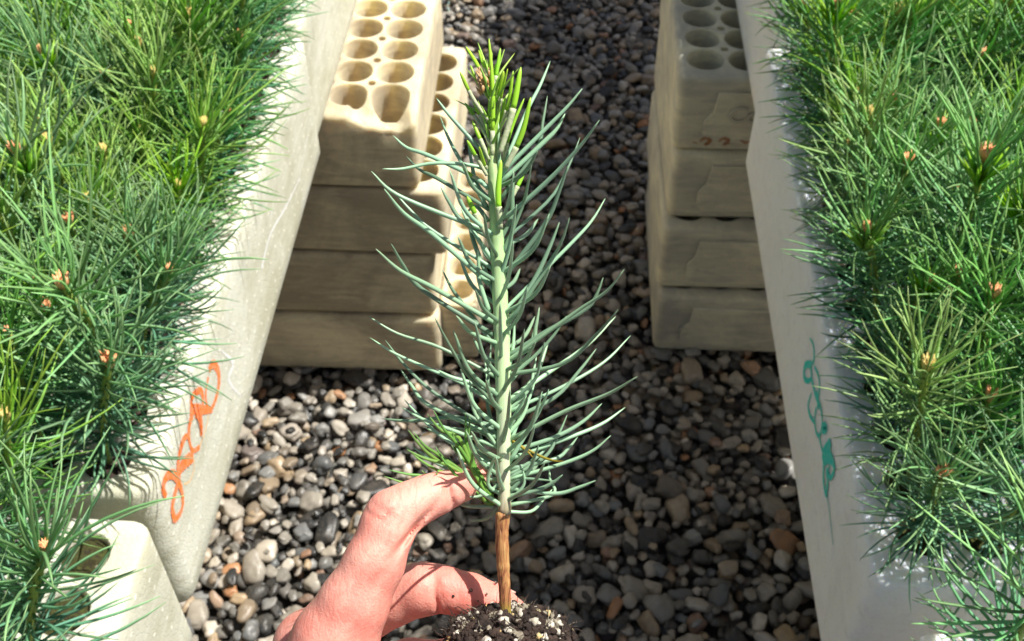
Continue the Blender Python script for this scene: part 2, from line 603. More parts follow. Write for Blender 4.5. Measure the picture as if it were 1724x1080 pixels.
ANG = math.radians(2.96)
U = np.array((math.sin(ANG), math.cos(ANG), 0))      # along the rows, away from the camera
N = np.array((math.cos(ANG), -math.sin(ANG), 0))     # across, to the right
ZB = 0.451                                           # bottom of the planted trays
TH = 0.15
TW, TL = 0.360, 0.598
NXT, NYT, PT, RT = 8, 14, 0.0405, 0.0163

tray_me_l = foam_block('foam_tray_cream', TW, TL, TH, NXT, NYT, PT, PT * 1.02, RT, 0.11, M['foam_left'], er=0.005, R=0.014)
tray_me_r = foam_block('foam_tray_white', TW, TL + 0.046, TH, NXT, NYT, PT, PT * 1.07, RT, 0.11, M['foam_right'], er=0.004, R=0.008)

TRAYS = {}


def tray(key, side, P0, length, me, drot, label, group, dz=0.0):
    """P0: near corner on the gap side (bottom)"""
    a = ANG + drot
    u = np.array((math.sin(a), math.cos(a), 0))
    n = np.array((math.cos(a), -math.sin(a), 0))
    p = np.array((P0[0], P0[1], ZB + dz))
    c = p + u * length / 2 + (-n if side < 0 else n) * TW / 2
    o = new_obj('foam_tray', me, c, label=label, cat='foam tray', group=group)
    o.rotation_euler = (0, 0, -a)
    TRAYS[key] = dict(o=o, c=c, u=u, n=n, side=side, py=PT * (1.02 if side < 0 else 1.07), L=length, P0=p)
    return o


GR = 'planted foam seedling trays along both sides of the gap'
PL = np.array((-0.2525, 0.4446))
tray('LF', -1, PL, TL, tray_me_l, 0, 'cream foam seedling tray with orange handwritten number on its gap side', GR)
e2 = PL + U[:2] * (TL + 0.006)
tray('LB', -1, e2 + N[:2] * -0.0085, TL, tray_me_l, 0, 'foam seedling tray at the far left, touching the far end of the orange numbered tray', GR)
e0 = PL - U[:2] * (TL + 0.017)
tray('LN', -1, e0 + N[:2] * 0.003, TL, tray_me_l, math.radians(0.5), 'nearest left foam tray at bottom corner with two open cells showing mossy soil', GR, dz=-0.002)
PR = np.array((0.2355, 0.376))
RL = TL + 0.046
tray('RF', 1, PR, RL, tray_me_r, 0, 'white foam seedling tray with teal handwritten scribble on its gap side', GR)
e3 = PR + U[:2] * (RL + 0.008)
tray('RB', 1, e3 + N[:2] * 0.021, RL, tray_me_r, 0, 'foam seedling tray at the far right, behind the teal marked tray', GR)
e5 = e3 + U[:2] * (RL + 0.008)  # extra tray out of view, added with its plants to shade the far gravel
tray('RX', 1, e5 + N[:2] * 0.012, RL, tray_me_r, 0, 'unseen foam tray added past the far right tray to shade the gravel', GR)
e4 = PR - U[:2] * (RL + 0.030)
tray('RN', 1, e4 + N[:2] * 0.027, RL, tray_me_r, math.radians(-0.4), 'nearest right foam tray at the bottom right corner below the teal marked tray', GR, dz=-0.004)

# ---- handwriting on the gap sides
def z3(x, y): return (240 + x / 3.375, 580 + y / 3.375)
def z4(x, y): return (1320 + x / 2.7, 540 + y / 2.7)


def ribbon(strokes, plane_p, n, off, inv):
    """strokes: list of (list of photo points, list of widths in metres)"""
    V, F = [], []
    n = np.asarray(n, float)
    for i, (pts, w) in enumerate(strokes):
        q = np.array([hit_plane(x, y, plane_p, n) for x, y in pts])
        k = 10 * len(q)
        c = spline(q, k) if len(q) > 2 else np.linspace(q[0], q[-1], k)
        ww = np.interp(np.linspace(0, 1, k), np.linspace(0, 1, len(w)), w)
        ww = ww * (1 + 0.12 * np.sin(np.arange(k) * 1.7 + i))
        tg = np.gradient(c, axis=0)
        tg /= np.linalg.norm(tg, axis=1)[:, None] + 1e-9
        s = np.cross(tg, n)
        b = len(V)
        o = off + 0.00005 * i
        for j in range(k):
            V.append(c[j] + s[j] * ww[j] / 2 + n * o)
            V.append(c[j] - s[j] * ww[j] / 2 + n * o)
        for j in range(k - 1):
            F.append((b + 2 * j, b + 2 * j + 1, b + 2 * j + 3, b + 2 * j + 2))
    V = np.array(V)
    V4 = np.c_[V, np.ones(len(V))] @ np.array(inv).T
    return V4[:, :3], F


def writing(name, parent, strokes, plane_p, n, mat, off=0.0006, label=None):
    inv = Matrix.LocRotScale(parent.location, parent.rotation_euler, None).inverted()
    V, F = ribbon(strokes, plane_p, n, off, inv)
    return new_obj(name, mesh_from(name, V, F, mat), parent=parent, label=label)


mm = 0.001
tl = TRAYS['LF']
orange = [
    ([(375, 145), (400, 113), (428, 150), (432, 230), (410, 325), (385, 372)], [4 * mm, 5.5 * mm, 5 * mm, 4 * mm, 2.5 * mm]),
    ([(385, 372), (362, 340), (358, 270), (372, 185)], [2 * mm, 2.5 * mm, 2.5 * mm, 2 * mm]),
    ([(276, 360), (280, 300), (322, 262), (341, 300), (336, 380)], [3.5 * mm, 4 * mm, 4 * mm, 3 * mm]),
    ([(268, 376), (300, 368), (340, 372), (395, 374)], [6 * mm, 6 * mm, 5.5 * mm, 3 * mm]),
    ([(280, 400), (262, 470), (263, 545), (283, 603), (322, 585)], [5 * mm, 3.5 * mm, 2.5 * mm, 3 * mm]),
    ([(300, 385), (322, 410), (330, 470), (332, 520)], [6 * mm, 6 * mm, 5 * mm, 3.5 * mm]),
    ([(262, 528), (236, 530), (212, 600), (198, 690), (208, 750)], [2 * mm, 4.5 * mm, 4 * mm, 3.5 * mm]),
    ([(203, 735), (225, 685), (285, 632)], [3.5 * mm, 7 * mm, 7 * mm]),
    ([(130, 868), (113, 820), (132, 752), (175, 742), (208, 800), (226, 880), (215, 950), (178, 1000)], [4 * mm, 4.5 * mm, 5 * mm, 5.5 * mm, 3 * mm, 3 * mm, 4 * mm]),
    ([(178, 1000), (164, 930), (180, 850), (208, 745)], [5 * mm, 3.5 * mm, 4 * mm, 3.5 * mm]),
]
side_p = tl['P0'] + np.array((0, 0, 0))
writing('handwritten_number', tl['o'], [([z3(*p) for p in a], [1.45 * q for q in w]) for a, w in orange], side_p, tl['n'], M['orange_ink'], 0.0003, 'orange hand-marked number 25080')
orange_thin = [
    ([(322, 585), (350, 505), (368, 440), (376, 380)], [2 * mm, 2 * mm]),
    ([(285, 632), (292, 700), (268, 775), (235, 795)], [1.6 * mm, 1.8 * mm]),
    ([(215, 880), (228, 930), (195, 990)], [1.5 * mm, 1.5 * mm]),
]
writing('handwritten_number', tl['o'], [([z3(*p) for p in a], w) for a, w in orange_thin], side_p, tl['n'], M['orange_thin'], 0.0002)
scuffs = [([(505, 300), (480, 350), (455, 395), (440, 452)], [1.5 * mm, 3 * mm, 3 * mm, 4 * mm]),
          ([(462, 335), (455, 370)], [1 * mm, 1.5 * mm]),
          ([(372, 590), (392, 612), (385, 640), (405, 668)], [1 * mm, 5 * mm, 4 * mm, 1 * mm]),
          ([(522, 200), (512, 260), (500, 310)], [1 * mm, 1.5 * mm, 1 * mm])]
for sc_ in scuffs:
    writing('white_scuff', tl['o'], [sc_], side_p, tl['n'], M['scuff'], 0.0002)
tr_ = TRAYS['RF']
teal = [
    ([(118, 80), (134, 110), (138, 165), (132, 200)], [1.5 * mm, 3.5 * mm, 4 * mm]),
    ([(128, 200), (98, 205), (93, 255), (108, 275), (125, 262), (124, 215)], [6 * mm, 6 * mm, 5 * mm, 4 * mm, 4 * mm]),
    ([(140, 210), (158, 250), (163, 310), (152, 360), (138, 310), (126, 262)], [3 * mm, 3 * mm, 3.5 * mm, 4 * mm]),
    ([(126, 330), (112, 385), (120, 430), (140, 465)], [2 * mm, 3.5 * mm, 4 * mm, 3 * mm]),
    ([(150, 320), (158, 380), (156, 400)], [5 * mm, 7 * mm, 5 * mm]),
    ([(150, 395), (142, 440), (148, 505), (166, 535)], [3 * mm, 3 * mm, 3 * mm]),
    ([(166, 375), (176, 440), (172, 500), (160, 530)], [3 * mm, 3 * mm, 3 * mm]),
    ([(176, 478), (190, 482), (192, 496), (176, 500)], [5 * mm, 7 * mm, 5 * mm]),
    ([(164, 530), (172, 570), (180, 600)], [2.5 * mm, 2.5 * mm]),
    ([(215, 548), (205, 580), (186, 612), (190, 650)], [7 * mm, 11 * mm, 12 * mm, 6 * mm]),
    ([(180, 640), (205, 620), (224, 640), (232, 680), (216, 715), (204, 690), (210, 660)], [9 * mm, 10 * mm, 5 * mm, 4 * mm, 4 * mm, 2 * mm]),
    ([(184, 660), (184, 730), (195, 792), (202, 740), (198, 670)], [4 * mm, 4 * mm, 4 * mm, 3.5 * mm]),
]
writing('handwritten_number', tr_['o'], [([z4(*p) for p in a], [1.1 * q for q in w]) for a, w in teal], tr_['P0'], -tr_['n'], M['teal_ink'], 0.0003, 'teal hand-marked scribble')
writing('ink_drip', tr_['o'], [([z4(195, 790), z4(208, 880), z4(224, 1020)], [4 * mm, 3 * mm, 2.5 * mm])], tr_['P0'], -tr_['n'], M['teal_thin'], 0.0002, 'faint teal drip running down')

# ---- stacks of empty blocks
HB = 0.1127
BX, BY = 0.60, 0.35
PX_, PY_ = 0.0528, 0.0515


def broken(bm):
    fx0, fx1 = 0.205, 0.30
    for v in bm.verts:
        x, y, z = v.co
        fy = y + BY / 2           # distance from the front face
        if z > HB - 0.034 and fy < 0.052:
            n = mnoise.noise(Vector((x * 60, y * 20, 3)))
            n2 = mnoise.noise(Vector((x * 17, 5, 3)))
            k = max(0, 1 - fy / 0.026) * (0.002 + 0.006 * max(0, n) + 0.007 * max(0, n2))
            w = max(0.0, 1 - abs(x - 0.262) / 0.045) ** 0.5
            k += (0.024 + 0.008 * n) * w * max(0, min(1, (0.046 - fy) / 0.022))
            top = (z - (HB - 0.034)) / 0.034
            v.co.z -= k * min(1, top * 1.3)
            v.co.y += k * 0.25 * max(0, 1 - fy / 0.01)


old_l = foam_block('empty_foam_block_weathered', BX, BY, HB - 0.004, 11, 6, PX_, PY_, 0.0234, 0.10, M['foam_old_left'], vents=True, R=0.010, er=0.0055)
old_r = foam_block('empty_foam_block_grey', BX, BY, HB - 0.0022, 11, 6, PX_, PY_, 0.0234, 0.10, M['foam_old_right'], vents=True, R=0.010, er=0.0055)
old_b = foam_block('empty_foam_block_broken', BX, BY, HB - 0.0022, 11, 6, PX_, PY_, 0.0236, 0.10, M['foam_old_left'], vents=True, R=0.010, er=0.0055, deform=broken)


def prism_xz(poly, y0, y1):
    n = len(poly)
    V = [(x, y0, z) for x, z in poly] + [(x, y1, z) for x, z in poly]
    F = [tuple(range(n)), tuple(range(2 * n - 1, n - 1, -1))] + [(i, i + n, (i + 1) % n + n, (i + 1) % n) for i in range(n)]
    return V, F


def panel_mesh(mat):
    h, w = HB - 0.0022, 0.262
    out = [(-w, 0.030), (-w + 0.006, 0.016), (w - 0.006, 0.016), (w, 0.030), (w, 0.050), (w - 0.010, 0.062), (w - 0.014, h - 0.018), (-w + 0.014, h - 0.018), (-w + 0.010, 0.062), (-w, 0.050)]
    V, F = prism_xz(out, -BY / 2 - 0.004, -BY / 2 + 0.003)
    return mesh_from('raised_panel', V, F, mat, False)


pan_l, pan_r = panel_mesh(M['foam_old_left']), panel_mesh(M['foam_old_right'])


def text_mesh(s, size, mat, depth=0.0022):
    cu = bpy.data.curves.new('t', 'FONT')
    cu.body = s
    cu.size = size
    cu.shear = 0.2
    cu.extrude = depth
    cu.offset = 0.0003
    o = bpy.data.objects.new('t', cu)
    COL.objects.link(o)
    dg = bpy.context.evaluated_depsgraph_get()
    me = bpy.data.meshes.new_from_object(o.evaluated_get(dg))
    bpy.data.objects.remove(o)
    me.materials.clear()
    me.materials.append(mat)
    return me


txt_l, txt_r = text_mesh('Copper', 0.034, M['foam_old_left']), text_mesh('Copper', 0.034, M['foam_old_right'])


def block(me, xe, y_front, layer, rz, label, group, panel=None, text=None, tx=0.0, side=0):
    """side -1/+1: xe, y_front give the near gap-side corner of a block left/right of the gap; 0: the middle of the front"""
    a = rz - math.radians(2.6)
    lx = {-1: -BX / 2, 1: BX / 2, 0: 0}[side]
    cx = xe + lx * math.cos(a) - BY / 2 * math.sin(a)
    cy = y_front + lx * math.sin(a) + BY / 2 * math.cos(a)
    o = new_obj('empty_foam_block', me, (cx, cy, layer * HB), label=label, cat='foam block', group=group)
    o.rotation_euler = (0, 0, a)
    if panel:
        new_obj('raised_panel', panel, parent=o)
    if text:
        t = new_obj('embossed_lettering', text, (tx, -BY / 2 - (0.0045 if panel else 0.0005), 0.050), parent=o)
        t.rotation_euler = (math.pi / 2, 0, 0)
    return o


GL, GRR = 'empty foam blocks stacked below the left row', 'empty foam blocks stacked below the right row'
b1 = block(old_b, -0.118, 1.108, 3, 0.0, 'sunlit top block of the left stack with a broken front corner cell', GL, None, txt_l, 0.06, side=-1)
block(old_l, -0.088, 1.104, 2, -0.012, 'second block down in the left stack, jutting out to the right', GL, side=-1)
block(old_l, -0.108, 1.102, 1, 0.01, 'third block down in the left stack, set back from its neighbours', GL, side=-1)
block(old_l, -0.105, 1.094, 0, 0.012, 'bottom block of the left stack resting on the gravel', GL, side=-1)
cut_me = foam_block('foam_offcut', 0.056, 0.325, HB - 0.001, 1, 6, 0.05, PY_, 0.0200, 0.10, M['foam_old_left'], R=0.006, er=0.004)
oc = new_obj('foam_offcut', cut_me, (-0.071, 1.285, 0.0), label='narrow sunlit foam strip with one row of cells, on gravel beside the left stack', cat='foam block')
oc.rotation_euler = (0, 0, math.radians(-2.6))
r1 = block(old_r, 0.213, 1.192, 3, 0.0, 'top block of the right stack with raised lettering and orange stamp marks', GRR, pan_r, txt_r, -0.235, side=1)
block(old_r, 0.218, 1.185, 2, 0.01, 'second block down in the right stack, narrower looking and set inward', GRR, pan_r, side=1)
block(old_r, 0.212, 1.160, 1, 0.005, 'third block down in the right stack with a chipped upper corner', GRR, pan_r, side=1)
block(old_r, 0.2145, 1.140, 0, -0.005, 'bottom block of the right stack resting on the gravel', GRR, pan_r, side=1)
# faded stamp marks on the front of the right top block
stamps = [([(1166, 239), (1174, 241)], [2 * mm, 2 * mm]),
          ([(1178, 238), (1186, 233), (1196, 236), (1188, 243), (1196, 240)], [3 * mm, 5 * mm, 4 * mm]),
          ([(1210, 238), (1218, 233), (1226, 236), (1219, 243), (1228, 240)], [3 * mm, 5 * mm, 4 * mm]),
          ([(1246, 236), (1254, 240), (1262, 238)], [2 * mm, 4 * mm, 3 * mm])]
writing('faded_stamp', r1, stamps, (0.213, 1.192 - 0.0042, 0.4), np.array((-math.sin(math.radians(2.6)), -math.cos(math.radians(2.6)), 0)), M['rust_ink'], 0.0006, 'row of faded orange stamp marks')
writing('teal_mark', b1, [([(756, 2), (753, 12), (757, 20)], [3 * mm, 4 * mm, 1.5 * mm])],
        (-0.118, 1.108, 0.4), np.array((math.cos(math.radians(2.6)), -math.sin(math.radians(2.6)), 0)), M['teal_thin'], 0.0006)
# stacks that carry the front trays
for cx, gl, me, side in ((-0.72, GL, old_l, 'left'), (0.72, GRR, old_r, 'right')):
    for k in range(4):
        block(me, cx + random.uniform(-.01, .01), 0.55, k, random.uniform(-.01, .01),
              ('bottom', 'second lowest', 'second highest', 'top')[k] + f' block of the near {side} stack hidden under the planted trays', gl)

# ------------------------------------------------------------------ tray seedlings
def needle_set(rs, H, count, lmin, lmax, lean):
    """curves for one small pine seedling"""
    curves, radii, hs = [], [], []

    def axis(z):
        s = z / H
        return np.array((lean[0] * s * s, lean[1] * s * s, z))
    for i in range(count):
        s = (i + 0.5) / count
        z = H * (0.10 + 0.90 * s ** 0.9)
        az = i * 2.39996 + rs.uniform(-0.35, 0.35)
        # angle from the vertical: low needles stand out level, top ones rise
        th = math.radians(80 - 52 * s ** 1.8 + rs.normal(0, 11))
        if s > .82: th = math.radians(rs.uniform(16, 46))      # leading whorl round the bud
        Ln = rs.uniform(lmin, lmax) * (0.74 + 0.32 * s) * (1.0 if s < .95 else 0.7)
        K = 7
        p = axis(z)
        out = np.array((math.cos(az), math.sin(az), 0))
        side = np.array((-math.sin(az), math.cos(az), 0))
        bend = rs.normal(-0.10, 0.34)
        sb = rs.normal(0, 0.26)
        pts = [p]
        a, b = th, 0.0
        for k in range(K - 1):
            d = out * math.sin(a) + np.array((0, 0, 1)) * math.cos(a) + side * math.sin(b)
            d /= np.linalg.norm(d)
            p = p + d * Ln / (K - 1)
            pts.append(p)
            a += bend / (K - 1) * 1.6
            b += sb / (K - 1) * 2
        curves.append(np.array(pts))
        w = rs.uniform(0.00070, 0.00102)
        radii.append(w * np.array((0.8, 1, 1, .97, 0.88, 0.65, 0.18)))
        hs.append(s)
    return curves, radii, hs, axis


def cone_cluster(rs, n, top, spread, ln, rad, upz=1.0):
    curves, radii = [], []
    for i in range(n):
        az = i * 2.4 + rs.uniform(-.3, .3)
        sp = spread * math.sqrt((i + .5) / n)
        d = np.array((math.cos(az) * sp, math.sin(az) * sp, upz))
        d /= np.linalg.norm(d)
        l = ln * rs.uniform(.7, 1.1)
        b = np.array(top) + np.array((d[0], d[1], 0)) * 0.0012 - np.array((0, 0, l * .4))
        curves.append(np.array([b, b + d * l * .5, b + d * l]))
        radii.append(rad * np.array((0.9, 1.0, 0.15)) * rs.uniform(.8, 1.2))
    return curves, radii


VAR = []
for vi in range(12):
    rs = np.random.default_rng(100 + vi)
    H = [0.095, 0.12, 0.135, 0.105, 0.145, 0.125, 0.09, 0.135, 0.118, 0.16, 0.108, 0.128][vi]
    lean = rs.uniform(-0.018, 0.018, 2)
    c, r, hs, axis = needle_set(rs, H, int(108 + 30 * rs.random()), 0.050, 0.086, lean)
    V, F, T, I = tubes(c, r, 3)
    nm = M['needle_y'] if vi % 3 == 1 else M['needle']
    me = mesh_from('foliage', V, F, nm)
    set_attr(me, 't', T)
    set_attr(me, 'h', np.clip(np.array(hs)[I] ** 1.7 + [0, .1, -.1, .15][vi % 4], 0, 1))
    ax = np.array([axis(z) for z in np.linspace(0, H, 9)])
    sv, sf, st, si = tubes([ax], [np.interp(np.linspace(0, 1, 9), [0, .15, .8, 1], [.0014, .0019, .0025, .0020])], 7)
    stem = mesh_from('stem', sv, sf, M['stem_young'])
    top = axis(H)
    kind = vi % 3
    bs = (1.15, 0.85, 0.8, 1.2, 1.0, 0.8, 0.6, 1.25, 0.8, 1.1, 0.7, 1.0)[vi]
    cc, rr = cone_cluster(rs, 24, top + np.array((0, 0, .003 * bs)), 0.40, 0.0105 * bs, 0.0015 * bs)
    bv, bf, _, _ = tubes(cc, rr, 5)
    bud = mesh_from('bud', bv, bf, M['bud'] if kind != 1 else M['bud_y'])
    shoots = None
    if vi in (2, 5, 8, 9):
        cc, rr = cone_cluster(rs, 26, top - np.array((0, 0, .006)), 0.9, 0.026, 0.0011)
        fv, ff, ft, fi = tubes(cc, rr, 4)
        shoots = mesh_from('new_shoots', fv, ff, M['needle_fresh'])
        set_attr(shoots, 't', ft)
        set_attr(shoots, 'h', ft)
    VAR.append(dict(H=H, foliage=me, stem=stem, bud=bud, shoots=shoots, look=(
        'dense', 'yellow-green', 'fresh-tipped', 'pink-budded', 'tall', 'bright-tipped', 'short', 'orange-budded',
        'green-shooted', 'tallest', 'low', 'bushy')[vi]))


def plug_mesh(mat, seed):
    bm = bmesh.new()
    bmesh.ops.create_cone(bm, cap_ends=True, segments=20, radius1=0.0128, radius2=0.0156, depth=0.085)
    for f in bm.faces:
        pass
    top = [f for f in bm.faces if f.normal.z > .9]
    bmesh.ops.inset_region(bm, faces=top, thickness=0.004)
    bmesh.ops.inset_region(bm, faces=[f for f in bm.faces if f.normal.z > .9 and len(f.verts) > 4], thickness=0.004)
    for v in bm.verts:
        v.co.z -= 0.0425
        if v.co.z > -0.001:
            rr = math.hypot(v.co.x, v.co.y)
            v.co.z += 0.003 * mnoise.noise(v.co * 200 + Vector((seed, 0, 0))) + (0.002 if rr < .012 else 0)
    me = bpy.data.meshes.new('soil_plug')
    bm.to_mesh(me)
    bm.free()
    me.materials.append(mat)
    return me


PLUG = [plug_mesh(M['soil'], 1), plug_mesh(M['soil_moss'], 2)]
ORD = 'zeroth first second third fourth fifth sixth seventh eighth ninth tenth eleventh twelfth thirteenth fourteenth'.split()
TN = dict(LF='left front', LB='left back', LN='left nearest', RF='right front', RB='right back', RN='right nearest', RX='right farthest')
first_of = {}
EMPTY_CELLS = {('LN', 0, 13): 'uppermost', ('LN', 0, 12): 'second'}
n_seed = 0
for key in ('LF', 'RF', 'LB', 'RB', 'LN', 'RN', 'RX'):
    t = TRAYS[key]
    for i in range(NXT):
        for j in range(NYT):
            q = t['c'] + (t['n'] * (-1 if t['side'] < 0 else 1)) * ((i + .5) * PT - NXT * PT / 2) + t['u'] * ((j + .5) * t['py'] - NYT * t['py'] / 2)
            q[2] = t['c'][2] + TH - 0.006
            if (key, i, j) in EMPTY_CELLS:
                w_ = EMPTY_CELLS[(key, i, j)]
                new_obj('soil_plug', PLUG[1], q, label=f'mossy soil in the {w_} open cell at the edge of the nearest left tray', cat='soil plug', group='soil plugs without a seedling')
                continue
            rs = np.random.default_rng(hash((ord(key[0]), ord(key[1]), i, j)) % 2 ** 31)
            v = int(rs.integers(0, 12))
            sc = rs.uniform(0.84, 1.12)
            if rs.random() < .24: sc *= rs.uniform(1.15, 1.32)
            if key in ('LN',):
                sc *= 1.0
            if key in ('RF', 'RN') and (j < 2 or key == 'RN'): sc *= 1.12
            D = VAR[v]
            vis = False
            for zz in (0, 0.5, 1.0):
                x, y, d = project(q + np.array((0, 0, D['H'] * sc * zz)))
                m = 0.035 / max(d, .1) * FPX
                if d > 0.1 and -m < x < 1724 + m and -m < y < 1080 + m * 0.8:
                    vis = True
            if key in ('RB', 'RX') and i < 3: vis = True      # these shade the gravel in the gap
            if not vis:
                continue
            rz = rs.uniform(0, 6.283)
            lab = f"{D['look']} pine seedling, {TN[key]} tray, {ORD[i + 1]} row from the gap, {ORD[j + 1]} from near end"
            e = empty('pine_seedling', q, rz, label=lab, cat='seedling', group='pine seedlings growing in the foam trays')
            e.scale = (sc * rs.uniform(.97, 1.05), sc, sc * rs.uniform(.95, 1.08))
            # outer plants lean a little out of the tray
            lv = (t['n'] * (1 if t['side'] < 0 else -1)) * (0.15 if i == 0 else 0.05 if i == 1 else 0)
            if j == 0 and key in ('RF', 'LF'):
                lv = lv - t['u'] * (0.30 if key == 'RF' else 0.12)
            la = float(np.linalg.norm(lv))
            tilt = Matrix.Rotation(la, 3, Vector(np.cross((0, 0, 1), lv))) if la else Matrix.Identity(3)
            e.rotation_euler = (tilt @ Matrix.Rotation(rz, 3, 'Z') @ Matrix.Rotation(rs.normal(0, .07), 3, 'X')).to_euler()
            new_obj('foliage', D['foliage'], parent=e)
            new_obj('stem', D['stem'], parent=e)
            new_obj('bud', D['bud'], parent=e)
            new_obj('soil_plug', PLUG[1 if key in ('LN', 'RF') and rs.random() < .6 else 0], parent=e)
            if D['shoots']:
                new_obj('new_shoots', D['shoots'], parent=e)
            n_seed += 1
print('seedlings', n_seed)

# ------------------------------------------------------------------ the held seedling
D0 = 0.350
def z7(x, y): return (600 + x / 2.077, 40 + y / 2.077)
def z5(x, y): return (600 + x / 3.0, 540 + y / 3.0)
def z8(x, y): return (740 + x / 2.7, 40 + y / 2.7)


HL = P(851, 1030, D0)
hero = empty('held_seedling', HL, label='young pine seedling with bare root plug held up in the hand in front', cat='seedling')


def hpart(name, V, F, mat, T=None, Hh=None, smooth=True, label=None, parent=None):
    me = mesh_from(name, np.asarray(V) - HL, F, mat, smooth)
    if T is not None:
        set_attr(me, 't', T)
        set_attr(me, 'h', Hh if Hh is not None else T)
    return new_obj(name, me, parent=parent or hero, label=label)


def pxr(w, d=D0): return w / FPX * d / 2     # radius in metres of a width in photo pixels

stem_pts = [(850, 866), (848, 790), (848, 700), (846, 600), (842, 500), (838, 420), (833, 340), (829, 270), (827, 215)]
stem_w = [22, 22, 25, 27, 26, 24, 21, 18, 11]
c = spline([P(x, y, D0) for x, y in stem_pts], 60)
w = np.interp(np.linspace(0, 1, 60), np.linspace(0, 1, 9), stem_w)
w = w * (1 + 0.03 * np.sin(np.arange(60) * 1.3))
V, F, T, I = tubes([c], [pxr(w)], 18)


def stem_mat():
    k = NT('waxy_green_stem')
    t = k.n('ShaderNodeAttribute', attribute_name='t').outputs['Fac']
    tc = k.n('ShaderNodeTexCoord')
    mp = k.n('ShaderNodeMapping', {'Vector': tc.outputs['Object'], 'Scale': (1, .2, .2)})
    n = k.noise(mp.outputs[0], 500, 4, .6)
    a = k.ramp(t, [(0, (0.40, 0.36, 0.24)), (.12, (0.60, 0.62, 0.44)), (.3, (0.50, 0.68, 0.36)), (.6, (0.42, 0.65, 0.28)), (1, (0.40, 0.48, 0.22))])
    b = k.ramp(t, [(0, (0.26, 0.20, 0.10)), (.15, (0.50, 0.54, 0.38)), (.5, (0.40, 0.56, 0.28)), (1, (0.22, 0.34, 0.14))])
    k.set(Base_Color=k.mix(k.n('ShaderNodeMapRange', {0: n, 1: .42, 2: .6, 3: 0., 4: 1.}).outputs[0], a, b), Roughness=.45, Normal=k.bump(n, .3, .0008))
    k.b.inputs['Subsurface Weight'].default_value = .15
    k.b.inputs['Subsurface Scale'].default_value = .002
    return k.m


hpart('stem', V, F, stem_mat(), T)
# brown woody part
wp = [(847, 862), (845, 900), (847, 950), (850, 1000), (852, 1045)]
c = spline([P(x, y, D0) for x, y in wp], 40)
w = np.interp(np.linspace(0, 1, 40), [0, .03, .1, .5, .85, 1], [20, 25, 23, 22, 19, 18]) * (1 + .03 * rng.normal(size=40))
V, F, T, I = tubes([c], [pxr(w)], 16)


def bark_mat():
    k = NT('woody_stem_bark')
    tc = k.n('ShaderNodeTexCoord')
    t = k.n('ShaderNodeAttribute', attribute_name='t').outputs['Fac']
    mp = k.n('ShaderNodeMapping', {'Vector': tc.outputs['Object'], 'Scale': (1, .16, .16)})
    n = k.noise(mp.outputs[0], 620, 6, .65, .5)
    cc = k.ramp(n, [(.34, (0.09, .035, .015)), (.44, (.28, .10, .04)), (.54, (.42, .21, .07)), (.68, (.52, .33, .14))])
    cc = k.mix(k.n('ShaderNodeMapRange', {0: t, 1: .8, 2: .92, 3: 0., 4: .7}).outputs[0], cc, (.24, .24, .02))
    k.set(Base_Color=cc, Roughness=.6, Normal=k.bump(n, .8, .0012))
    return k.m


hpart('woody_stem', V, F, bark_mat(), T)

L7 = [[(470, 480), (370, 370), (280, 270)], [(455, 640), (370, 490), (293, 335)], [(462, 575), (400, 530), (250, 460), (128, 403)],
      [(470, 520), (400, 495), (270, 488), (90, 520)], [(465, 650), (290, 545), (175, 475)], [(470, 730), (390, 700), (210, 630), (52, 530)],
      [(480, 860), (420, 820), (260, 720), (130, 598)], [(465, 910), (270, 740), (97, 593)], [(470, 750), (370, 690), (295, 580)],
      [(490, 960), (420, 790), (380, 650)], [(490, 1050), (280, 930), (68, 803)], [(480, 1090), (230, 930), (122, 785)],
      [(500, 1150), (380, 990), (300, 870)], [(490, 560), (590, 320), (678, 145)], [(500, 620), (630, 440), (668, 265)],
      [(500, 540), (540, 490), (660, 370), (790, 240)], [(500, 560), (650, 420), (730, 325)], [(500, 680), (545, 660), (680, 540), (850, 352)],
      [(510, 770), (550, 730), (680, 610), (782, 412)], [(515, 890), (660, 700), (742, 505)], [(505, 820), (580, 640), (612, 505)],
      [(490, 780), (540, 680), (550, 520)], [(470, 770), (500, 560), (497, 360)], [(510, 1010), (560, 960), (760, 760), (870, 628)],
      [(510, 1080), (620, 900), (710, 708)], [(515, 1050), (560, 1010), (680, 830), (745, 692)], [(515, 1190), (640, 1100), (780, 1000), (937, 875)],
      [(520, 1170), (660, 1080), (800, 1000), (863, 902)], [(470, 620), (420, 560), (390, 420)], [(460, 690), (420, 640), (385, 660)],
      [(465, 1010), (430, 900), (425, 800)], [(500, 900), (530, 800), (560, 640)], [(505, 1190), (610, 1130), (640, 1000)],
      [(480, 830), (430, 760), (365, 650)], [(510, 1230), (720, 1190), (915, 1015)]]
